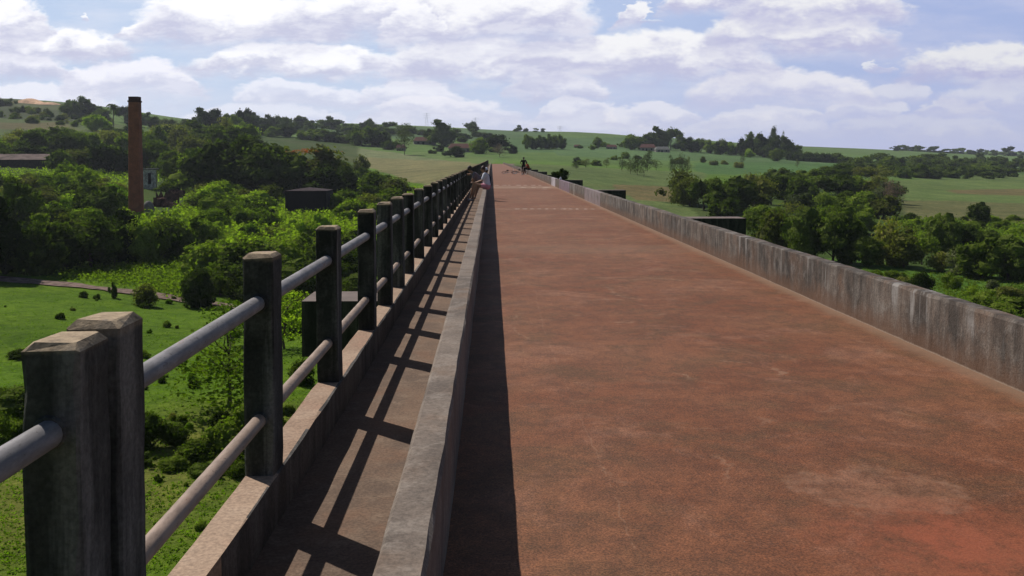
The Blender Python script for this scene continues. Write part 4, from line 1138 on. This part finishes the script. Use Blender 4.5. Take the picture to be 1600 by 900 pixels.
X, Y, Z = hit(256, 322)
for i in range(160):
    a, b_ = rnd.gauss(0, 2.6), rnd.gauss(0, 1.6); s = rnd.uniform(.15, .5)
    zz = float(gz_(X + a, Y + b_)) - Z + .8 * math.exp(-(a * a + b_ * b_) / 8)
    rb.box(a - s, a + s, b_ - s * .6, b_ + s * .6, zz - s, zz + s * .6)
o = rb.build('rubble', M['ruinb']); o.location = (X, Y, Z); tag(o, 'heap of brick rubble right of the chimney foot', 'rubble', kind='stuff')
# pale pipe / low white wall behind the chimney
X, Y, Z = hit(208, 258); q = Y / 1500
mb = MB(); mb.box(-31 * q, 27 * q, -.3, .3, 7 * q, 9.5 * q)
for k_ in (-28, -14, 0, 12, 24): mb.box((k_ - .6) * q, (k_ + .6) * q, -.25, .25, -1, 7 * q - .003)
o = mb.build('raised_pipe', M['wallp']); o.location = (X, Y, Z); tag(o, 'pale horizontal pipe on short supports behind the chimney', 'pipe')
# long shed
X, Y, Z = hit(30, 262); q = Y / 1500
sh = empty('long_shed', (X, Y, Z), 0, 'long low shed with brownish roof on the left hillside', 'shed')
mb = MB(); mb.box(-60 * q, 50 * q, 0, 12, -2, 13 * q); mb.build('wall', M['cap'], sh)
M['shedroof'] = flat('weathered_sheet_roof', (.105, .075, .066), .9, .1, .4, .4)
mb = MB(); v = [(-62 * q, -1, 12 * q), (52 * q, -1, 12 * q), (52 * q, 6, 21 * q), (-62 * q, 6, 21 * q), (52 * q, 13, 12 * q), (-62 * q, 13, 12 * q)]
mb.add(v, [(0, 1, 2, 3), (3, 2, 4, 5), (0, 3, 5), (1, 4, 2), (0, 5, 4, 1)]); mb.build('roof', M['shedroof'], sh)

# dark concrete tank
X, Y, Z = hit(478, 336); q = Y / 1500
tk = empty('square_tank', (X, Y, Z - .5), 0, 'dark square concrete tank half buried in the scrub left of the railing', 'tank')
M['tankc'] = concrete('blackened_concrete', (.009, .008, .009), (.006, .006, .006), (.014, .013, .013), .6, .4, black=.5)[0]
M['tankt'] = flat('purplish_tank_top', (.035, .024, .027), .9, .1, .4, 1)
hw = 32 * q; hh = 40 * q
mb = MB(); mb.box(-hw, hw, 0, 2 * hw, -2, hh); mb.build('wall', M['tankc'], tk)
mb = MB(); v = [(-hw - .05, -.05, hh + .003), (hw + .05, -.05, hh + .003), (hw + .05, 2 * hw, hh + .003), (-hw - .05, 2 * hw, hh + .003), (0, hw, hh + .8)]
v += [(a_, b_, hh + .15) for a_, b_ in ((-hw - .05, -.05), (hw + .05, -.05), (hw + .05, 2 * hw), (-hw - .05, 2 * hw))]
mb.add(v, [(3, 2, 1, 0), (0, 1, 6, 5), (1, 2, 7, 6), (2, 3, 8, 7), (3, 0, 5, 8), (5, 6, 4), (6, 7, 4), (7, 8, 4), (8, 5, 4)]); mb.build('roof', M['tankt'], tk)

# houses on the far slopes
def house(px, py, wpx, hpx, lbl, Yd=None, roof='roofred', wall='wallp'):
    X, Y, Z = hit(px, py); q = Y / 1500
    e = empty('farmhouse', (X, Y, Z), rnd.uniform(-.15, .15), lbl, 'house')
    W_, Hh, D = wpx * q / 2, hpx * q, wpx * q * .5
    mb = MB(); mb.box(-W_, W_, 0, D, -1.5, Hh * .5); wl = mb.build('wall', M[wall], e)
    ov = .5
    mb = MB(); v = [(-W_ - ov, -ov, Hh * .48), (W_ + ov, -ov, Hh * .48), (W_ + ov, D + ov, Hh * .48), (-W_ - ov, D + ov, Hh * .48), (-W_ * .8, D / 2, Hh), (W_ * .8, D / 2, Hh)]
    mb.add(v, [(3, 2, 1, 0), (0, 1, 5, 4), (2, 3, 4, 5), (1, 2, 5), (3, 0, 4)]); mb.build('roof', M[roof], e)
    for i, fx in enumerate((-.6, -.15, .5)):
        mb = MB(); w2 = W_ * .1; z0 = Hh * (.12 if i != 1 else 0); mb.box(fx * W_ - w2, fx * W_ + w2, -.08, .05, z0, Hh * .36)
        mb.build('window' if i != 1 else 'door', M['darkhole'], e)
house(722, 238, 40, 14, 'farmhouse with dark red roof beside the large pointed tree')
house(664, 226, 34, 12, 'broad dark roofed farm building left of the large pointed tree', wall='grey_c')
house(626, 236, 14, 10, 'small pale outbuilding by the thin tall tree')
house(956, 233, 16, 7, 'small red roofed house on the slope right of the bridge end')
house(902, 231, 10, 5, 'tiny pale roofed house left of the red roofed one')
house(1012, 236, 24, 11, 'dark red roofed house under the right skyline trees')
house(1036, 238, 22, 9, 'pale fronted house among the right skyline trees', roof='grey_c')

# pylons
M['steel'] = flat('galvanised_steel', (.50, .52, .58), .5, .5, .1, 2)
def pylon(px, ytop, Yd, lbl):
    X, Y, Z = at(px, Yd); q = Yd / 1500
    top = CAMZ + (248 - ytop) * q - Z
    mb = MB(); r_ = 3.0
    def leg(z): return r_ * (1 - .85 * z / top)
    lv = [0, .25, .45, .62, .76, .88, 1]
    for a_, b_ in zip(lv[:-1], lv[1:]):
        za, zb = a_ * top, b_ * top; ra, rb_ = leg(za), leg(zb)
        cs = [(-1, -1), (1, -1), (1, 1), (-1, 1)]
        for i, (u, v_) in enumerate(cs):
            u2, v2 = cs[(i + 1) % 4]
            mb.tube((u * ra, v_ * ra, za), (u * rb_, v_ * rb_, zb), .06, .06, 4)
            mb.tube((u * ra, v_ * ra, za), (u2 * rb_, v2 * rb_, zb), .035, .035, 4)
            mb.tube((u2 * ra, v2 * ra, za), (u * rb_, v_ * rb_, zb), .035, .035, 4)
    e = empty('pylon', (X, Y, Z), .3, lbl, 'pylon'); mb.build('lattice_tower', M['steel'], e)
    for zz in (.72, .84, .95):
        mb = MB(); mb.tube((-6, 0, zz * top), (6, 0, zz * top), .08, .08, 4); mb.tube((-6, 0, zz * top), (0, 0, (zz + .05) * top), .1, .1, 4); mb.tube((6, 0, zz * top), (0, 0, (zz + .05) * top), .1, .1, 4)
        mb.build('crossarm', M['steel'], e)
pylon(667, 177, 1500, 'electricity pylon on the skyline above the large pointed tree')
pylon(743, 184, 1500, 'electricity pylon on the skyline nearest the bridge line')
pylon(875, 197, 1700, 'faint electricity pylon on the ridge right of the bridge')

# sunlit soil heap on the hill
M['soil'] = flat('bare_orange_soil', (.62, .40, .26), 1, .05, .25, .3)
X, Y, Z = at(48, 960); v = []; f = []
q = Y / 1500
nn_ = 26
for i in range(nn_):
    for j in range(10):
        u = i / (nn_ - 1) * 2 - 1; v_ = j / 9 * 2 - 1
        hgt = max(0, 1 - u * u) ** .6 * max(0, 1 - v_ * v_) ** .5 * (5.5 + 1.8 * math.sin(u * 7 + 1)) * q * 1.5
        v.append((u * 44 * q, v_ * 20, hgt - 3))
for i in range(nn_ - 1):
    for j in range(9): a0 = i * 10 + j; f.append((a0, a0 + 10, a0 + 11, a0 + 1))
o = mk('soil_mound', v, f, M['soil'], smooth=True); o.location = (X, Y, Z); tag(o, 'bare orange soil mound on the top left skyline', 'mound')

# fence across the far end of the bridge
M['wood'] = flat('brown_wood', (.10, .065, .045), .9, .1, .3, 3)
fe = empty('gate', (1.4, 312, float(gz_(1.4, 312))), 0, 'brown post and rail gate across the far end of the bridge', 'gate')
for i in range(14):
    mb = MB(); mb.box(-7 + i * 1.3, -6.85 + i * 1.3, -.08, .08, -.5, 1.35); mb.build('post', M['wood'], fe)
for z in (.5, 1.1):
    mb = MB(); mb.box(-7.1, 10.2, -.13, -.085, z, z + .14); mb.build('rail', M['wood'], fe)
gy = np.linspace(309.5, 420, 40); v = []; f = []
for i, yy in enumerate(gy):
    for k in range(5):
        xx = -.6 + k * 1.15 + (yy - 310) * .06; v.append((xx, yy, float(gz_(xx, yy)) + .1))
for i in range(39):
    for k in range(4): a0 = i * 5 + k; f.append((a0, a0 + 1, a0 + 6, a0 + 5))
tag(mk('approach_track', v, f, M['dirt'], smooth=True), kind='structure')

# ------------------------------------------------------------------ people
M['skin'] = flat('skin', (.30, .17, .11), .6, .3, .1, 8)
M['skin_d'] = flat('dark_skin', (.13, .07, .045), .6, .3, .1, 8)
M['hair'] = flat('dark_hair', (.022, .014, .011), .6, .3, .2, 20)
M['hairb'] = flat('brown_hair', (.06, .028, .022), .6, .3, .2, 20)
M['white'] = flat('white_cotton', (.62, .62, .70), .9, .1, .08, 5)
M['pink'] = flat('pink_cotton', (.62, .27, .33), .9, .1, .15, 5)
M['greyc'] = flat('grey_cotton', (.14, .12, .14), .9, .1, .15, 5)
M['navy'] = flat('navy_cotton', (.015, .018, .035), .9, .1, .2, 5)
M['black'] = flat('black_cotton', (.015, .013, .014), .9, .1, .2, 5)
M['redc'] = flat('red_cotton', (.32, .07, .045), .9, .1, .15, 5)
M['shoe'] = flat('white_shoe', (.5, .5, .5), .6, .3, .1, 5)
M['eye'] = flat('eye', (.02, .015, .012), .3, .5, .1, 5)
def chain(mb, pts, n=10):
    for (a, ra), (b_, rb_) in zip(pts[:-1], pts[1:]):
        mb.tube(a, b_, ra, rb_, n)
    for a, ra in pts: mb.sphere(a, ra, (1, 1, 1), n, 6)
def solid(name, mb, mat, parent, voxel):
    o = mb.build(name, mat, parent, True)
    md = o.modifiers.new('r', 'REMESH'); md.mode = 'VOXEL'; md.voxel_size = voxel; md.use_smooth_shade = True
    dg = bpy.context.evaluated_depsgraph_get(); dg.update()
    me_ = bpy.data.meshes.new_from_object(o.evaluated_get(dg)); o.modifiers.clear(); o.data = me_
    if not me_.materials: me_.materials.append(mat)
    return o
def person(J, loc, rz, label, skin, hair, shirt, shorts, shoe='shoe', sleeve=.5, legcov=.6, longhair=False, cap=None, scale=1):
    """J: joints in metres. keys: pel, chest, neck, head, and per side l/r: hip,knee,ank,toe,sho,elb,wri,hand dir"""
    e = empty('person', loc, rz, label, 'person'); e.scale = (scale,) * 3
    V_ = {k: Vector(v) for k, v in J.items()}
    b = MB()
    ch_, ne, he, pe_ = V_['chest'], V_['neck'], V_['head'], V_['pel']
    chain(b, [(pe_, .125), ((pe_ + ch_) / 2, .115), (ch_, .13)])
    chain(b, [(ch_ + (ne - ch_) * .5, .09), (ne, .055), (he - Vector((0, 0, .06)), .055)])
    up = (he - ne).normalized(); fw = Vector(J.get('face', (0, -1, 0))).normalized(); rt = fw.cross(up).normalized()
    b.sphere(he, .1, (.80, .95, 1.16), 14, 10)
    b.sphere(he - up * .055 + fw * .035, .062, (1, 1, .9), 12, 8)
    b.tube(he + fw * .085 + up * .01, he + fw * .118 - up * .025, .010, .015, 6)
    for s in (-1, 1): b.sphere(he + rt * s * .082 - up * .01, .026, (.5, .9, 1.2), 8, 6)
    for s in 'lr':
        hip, kn, an, to = V_[s + 'hip'], V_[s + 'knee'], V_[s + 'ank'], V_[s + 'toe']
        chain(b, [(pe_.lerp(hip, .6), .10), (hip, .088), (hip.lerp(kn, .5), .075), (kn, .055), (kn.lerp(an, .3), .056), (an, .036)])
        chain(b, [(an, .036), (an.lerp(to, .4) - Vector((0, 0, .02)), .036), (to, .024)])
        sh_, el, wr, ha = V_[s + 'sho'], V_[s + 'elb'], V_[s + 'wri'], V_[s + 'hand']
        chain(b, [(ch_ + (sh_ - ch_) * .3, .10), (sh_, .062), (sh_.lerp(el, .5), .046), (el, .038), (el.lerp(wr, .35), .038), (wr, .024)], 10)
        d = (ha - wr).normalized(); sd = d.cross(up if abs(d.dot(up)) < .9 else fw).normalized(); nr = d.cross(sd)
        chain(b, [(wr, .024), (wr + d * .045, .030), (wr + d * .075, .030)], 8)
        for k_, ln in enumerate((.066, .078, .072, .056)):
            r_ = wr + d * .08 + sd * (k_ - 1.5) * .021
            m1 = r_ + d * ln * .55; t1 = m1 + (d * .8 + nr * .5).normalized() * ln * .5
            chain(b, [(r_ - d * .02, .0095), (m1, .009), (t1, .0075)], 6)
        r_ = wr + d * .03 + sd * -.028
        chain(b, [(r_, .012), (r_ + (d * .6 - sd * .8).normalized() * .035, .0105), (r_ + (d * .9 - sd * .5).normalized() * .065, .009)], 6)
    solid('body', b, M[skin], e, .0085)
    # shirt
    b = MB()
    chain(b, [(pe_ + (ch_ - pe_) * .12, .150), ((pe_ + ch_) / 2, .142), (ch_, .152), (ch_ + (ne - ch_) * .55, .10)], 14)
    for s in 'lr':
        sh_, el = V_[s + 'sho'], V_[s + 'elb']
        chain(b, [(ch_ + (sh_ - ch_) * .5, .115), (sh_, .078), (sh_.lerp(el, sleeve), .066)], 12)
    solid('shirt', b, M[shirt], e, .014)
    b = MB()
    chain(b, [(pe_, .146), (pe_ + (ch_ - pe_) * .14, .146)], 14)
    for s in 'lr':
        hip, kn, an = V_[s + 'hip'], V_[s + 'knee'], V_[s + 'ank']
        if legcov <= 1: chain(b, [(pe_.lerp(hip, .6), .125), (hip, .106), (hip.lerp(kn, legcov), .092)], 12)
        else: chain(b, [(pe_.lerp(hip, .6), .125), (hip, .104), (kn, .072), (kn.lerp(an, legcov - 1), .06)], 12)
    solid('trousers' if legcov > 1 else 'shorts', b, M[shorts], e, .014)
    b = MB(); b.sphere(he + up * .018 - fw * .016, .108, (.88, .98, 1.10), 14, 10)
    if longhair: chain(b, [(he - fw * .06, .09), (he - fw * .09 - up * .12, .075), (he - fw * .10 - up * .26, .05)], 12)
    o = solid('hair', b, M[hair], e, .012)
    if cap:
        b = MB(); b.sphere(he + up * .045 - fw * .012, .112, (.9, 1, .95), 14, 10); b.box(-.001, .001, -.001, .001, 0, .001)
        bb = MB(); bb.sphere(he + up * .05 - fw * .012, .118, (.9, 1, .8), 14, 10)
        bb.tube(he + up * .05 + fw * .08, he + up * .035 + fw * .19, .07, .05, 10)
        solid('cap', bb, M[cap], e, .012)
    for s in 'lr':
        an, to = V_[s + 'ank'], V_[s + 'toe']
        b = MB(); chain(b, [(an - Vector((0, 0, .035)), .046), (an.lerp(to, .5) - Vector((0, 0, .03)), .044), (to, .035)], 10)
        solid('shoe', b, M[shoe], e, .01)
    for s in (-1, 1):
        b = MB(); b.sphere(he + fw * .088 + rt * s * .032 + up * .012, .011, (1, 1, 1), 8, 6); b.build('eye', M['eye'], e, True)
    return e
# seated facing -X (towards the railing), seat on the low wall top at z = .455
def seated(lean=0.0, armup=None, rest=True, spread=.11):
    zt = .455; J = {}
    J['pel'] = (0.0, 0, zt + .125); J['chest'] = (-.12 - lean, 0, zt + .47); J['neck'] = (-.19 - lean * 1.3, 0, zt + .64); J['head'] = (-.25 - lean * 1.5, 0, zt + .79)
    J['face'] = (-1, 0, -.25)
    for s, k in (('l', -1), ('r', 1)):
        J[s + 'hip'] = (-.06, k * .10, zt + .115); J[s + 'knee'] = (-.44, k * (spread + .02), zt + .17); J[s + 'ank'] = (-.58, k * spread, .08); J[s + 'toe'] = (-.74, k * (spread + .02), .035)
        J[s + 'sho'] = (-.15 - lean, k * .17, zt + .58)
        J[s + 'elb'] = (-.26 - lean, k * .22, zt + .34); J[s + 'wri'] = (-.46, k * .14, zt + .26); J[s + 'hand'] = (-.56, k * .10, zt + .24)
    if armup is not None:
        s, k = armup
        J[s + 'elb'] = (-.42 - lean, k * .20, zt + .56); J[s + 'wri'] = (-.66 - lean, k * .21, zt + .60); J[s + 'hand'] = (-.75 - lean, k * .21, zt + .61)
    return J
person(seated(-.06), (-.17, 37.7, 0), 0, 'person in white shirt and pink shorts sitting on the low wall with bare legs', 'skin', 'hairb', 'white', 'pink', sleeve=.7, legcov=.35)
person(seated(.24, ('r', 1)), (-.27, 38.6, 0), 0, 'dark haired person in grey on the low wall pointing an arm at the railing', 'skin', 'hair', 'greyc', 'navy', sleeve=.55, legcov=.5)
person(seated(-.10), (-.14, 39.9, 0), 0, 'person in navy with a white cap sitting on the low wall behind the white shirt', 'skin', 'hair', 'navy', 'navy', sleeve=.5, legcov=.6, cap='white', scale=.93)
# standing by the right parapet
def standing():
    J = {'pel': (0, 0, .95), 'chest': (0, .01, 1.28), 'neck': (0, 0, 1.49), 'head': (0, -.02, 1.65), 'face': (0, -1, -.1)}
    for s, k in (('l', -1), ('r', 1)):
        J[s + 'hip'] = (k * .10, 0, .90); J[s + 'knee'] = (k * .15, -.02, .49); J[s + 'ank'] = (k * .20, .02, .085); J[s + 'toe'] = (k * .23, -.14, .04)
        J[s + 'sho'] = (k * .19, 0, 1.42); J[s + 'elb'] = (k * .36, .02, 1.20); J[s + 'wri'] = (k * .22, -.08, 1.03); J[s + 'hand'] = (k * .15, -.12, 1.0)
    return J
person(standing(), (3.35, 100, .0), .3, 'person in dark clothes standing on the road by the right parapet far away', 'skin_d', 'hair', 'black', 'black', 'shoe', .5, .7, scale=1.03)
J = seated(.0); 
person(J, (3.80, 98, .03), .25 + math.pi * .0, 'person in a red top sitting on the right parapet beside the standing one', 'skin_d', 'hair', 'redc', 'black', 'shoe', .5, 1.4)

# bicycles lying on the road
M['rubber'] = flat('tyre_rubber', (.02, .02, .02), .8, .2, .1, 5)
M['bikep'] = flat('bike_paint', (.05, .02, .02), .4, .5, .1, 5)
def bicycle(loc, rz, lbl, tilt=R(82), paint='bikep'):
    e = empty('bicycle', loc, rz, lbl, 'bicycle', 'bicycles lying on the road'); e.rotation_euler = (tilt, 0, rz)
    for x in (-.52, .52):
        w_ = MB(); w_.torus((x, 0, .33), (0, 1, 0), .31, .022); wh = w_.build('wheel', M['rubber'], e, True)
        rm = MB(); rm.torus((x, 0, .33), (0, 1, 0), .285, .010)
        for k in range(12):
            a = k * math.pi / 6; rm.tube((x, 0, .33), (x + .28 * math.cos(a), 0, .33 + .28 * math.sin(a)), .003, .003, 4)
        rm.build('rim', M['steel'], wh)
    f_ = MB()
    bb_, st, hd, hl, re, fr = (-.08, 0, .30), (-.24, 0, .80), (.36, 0, .82), (.40, 0, .68), (-.52, 0, .33), (.52, 0, .33)
    for a, b_ in ((bb_, st), (st, hd), (bb_, hl), (bb_, re), (st, re), (hd, hl), (hl, fr)): f_.tube(a, b_, .018, .018, 8)
    f_.build('frame', M[paint], e)
    h_ = MB(); h_.tube(hd, (.33, 0, .98), .014, .014, 6); h_.tube((.33, -.28, 1.0), (.33, .28, 1.0), .013, .013, 6); h_.tube((.33, -.28, 1.0), (.22, -.3, .99), .016, .016, 6); h_.tube((.33, .28, 1.0), (.22, .3, .99), .016, .016, 6)
    h_.build('handlebar', M['steel'], e)
    s1 = MB(); s1.tube(st, (-.27, 0, .90), .013, .013, 6); s1.sphere((-.28, 0, .93), .1, (1.4, .7, .35), 10, 6); s1.build('saddle', M['black'], e)
    c1 = MB(); c1.torus(bb_, (0, 1, 0), .09, .008, 20, 5); c1.tube((-.08, .05, .30), (.06, .05, .22), .010, .010, 5); c1.tube((-.08, -.05, .30), (-.22, -.05, .38), .010, .010, 5); c1.build('crank', M['steel'], e)
bicycle((1.9, 103.5, .06), .1, 'bicycle lying flat on the red road, the left one of the two', R(68))
bicycle((2.9, 101.6, .06), .35, 'bicycle lying on the red road at the feet of the standing person', R(62))

# dark scraggly plant on a pier cap beyond the parapet, small white bag on the wall
X = 6.2; e = empty('shrub', (7.0, 99.8, -.57), 0, 'dark scraggly shrub growing on a pier cap beyond the parapet', 'shrub')
e.scale = (2.0, 1.3, 1.15); link('crown', get_crowns('bush', 'dark')[1], e); link('stem', TR['bush'][0], e)
mb = MB(); mb.sphere((0, 0, .06), .07, (1, .8, 1), 12, 8); mb.tube((0, 0, .11), (.01, 0, .16), .02, .035, 8)
o = solid('bag', mb, M['white'], None, .01); o.location = (3.82, 53, .482)
tag(o, 'small white bag standing on top of the right parapet', 'bag')

# ------------------------------------------------------------------ labels that point at one plant
LM = [(213, 250, 'brick chimney'), (213, 200, 'chimney top'), (236, 280, 'white ruin'), (478, 315, 'dark square tank'), (478, 262, 'orange blossomed tree'), (30, 245, 'long shed'), (177, 185, 'palm tree'),
      (150, 195, 'bright hillside tree'), (120, 445, 'dirt path'), (408, 560, 'second tall post'), (100, 560, 'nearest post'), (565, 265, 'lone feathery tree'), (305, 465, 'round path end bush'),
      (1532, 335, 'lone field tree'), (1120, 350, 'nearest pier cap'), (955, 303, 'second pier cap'), (1396, 305, 'brownish bare tree'), (1208, 220, 'tallest pointed tree'), (1340, 440, 'right parapet'),
      (1560, 450, 'right frame edge'), (690, 210, 'large pointed tree'), (775, 225, 'domed tree'), (632, 215, 'thin tall tree'), (1000, 260, 'scraggly middle trees'), (350, 345, 'broad rounded bush'), (20, 330, 'left frame edge')]
tone = {'dark': 'dark green', 'mid': 'mid green', 'light': 'bright green', 'olive': 'olive', 'grey': 'grey green', 'purple': 'brownish', 'brush': 'grass green'}
NUM = ['', 'one', 'two', 'three', 'four', 'five', 'six', 'seven', 'eight', 'nine', 'ten', 'eleven', 'twelve']
ORD = ['leftmost', 'second from left', 'third from left', 'fourth from left', 'fifth from left', 'sixth from left', 'seventh from left', 'eighth from left', 'ninth from left', 'tenth from left', 'eleventh from left', 'twelfth from left']
book = {}
for o, px, py, hp, mt, gr in AUTO:
    if not gr or gr.startswith('far ') or gr.startswith('lone trees on'): continue
    cy = py - hp / 2
    lx, ly, ln = min(LM, key=lambda l: (l[0] - px) ** 2 + 2.5 * (l[1] - cy) ** 2)
    dx_, dy_ = px - lx, cy - ly
    v_ = 'above' if dy_ < 0 else 'below'; h_ = 'left' if dx_ < 0 else 'right'
    if abs(dx_) < 18: rel = v_
    elif abs(dy_) < 10: rel = h_ + ' of'
    else: rel = ('upper ' if dy_ < 0 else 'lower ') + h_ + ' of'
    sz = 'tall' if hp >= 56 else 'medium' if hp >= 30 else 'low' if hp >= 16 else 'tiny'
    key = f"{sz} {tone[mt]} {o['category']} {rel} the {ln}"
    book.setdefault(key, []).append((px, o))
for key, L_ in book.items():
    L_.sort(key=lambda q: q[0])
    for i, (px, o) in enumerate(L_):
        if len(L_) == 1: o['label'] = key
        elif len(L_) <= 12: o['label'] = key + (', ' + ORD[i] + (' of ' + NUM[len(L_)] if len((key + ORD[i]).split()) < 14 else ''))
        else: o['label'] = key

# ------------------------------------------------------------------ haze
m = bpy.data.materials.new('haze'); m.use_nodes = True; t = NT(m.node_tree); t.n.clear()
o_ = t.n.new('ShaderNodeOutputMaterial'); v_ = t.n.new('ShaderNodeVolumePrincipled')
v_.inputs['Color'].default_value = (.80, .86, 1.0, 1); v_.inputs['Density'].default_value = HAZE; v_.inputs['Anisotropy'].default_value = .2
t.l.new(v_.outputs[0], o_.inputs['Volume'])
zlo = float(ZZ.min()) - 1; mb = MB(); mb.box(-3020, 3020, -820, 3620, zlo, float(ZZ.max()) + 24)
tag(mb.build('haze', m), kind='stuff')
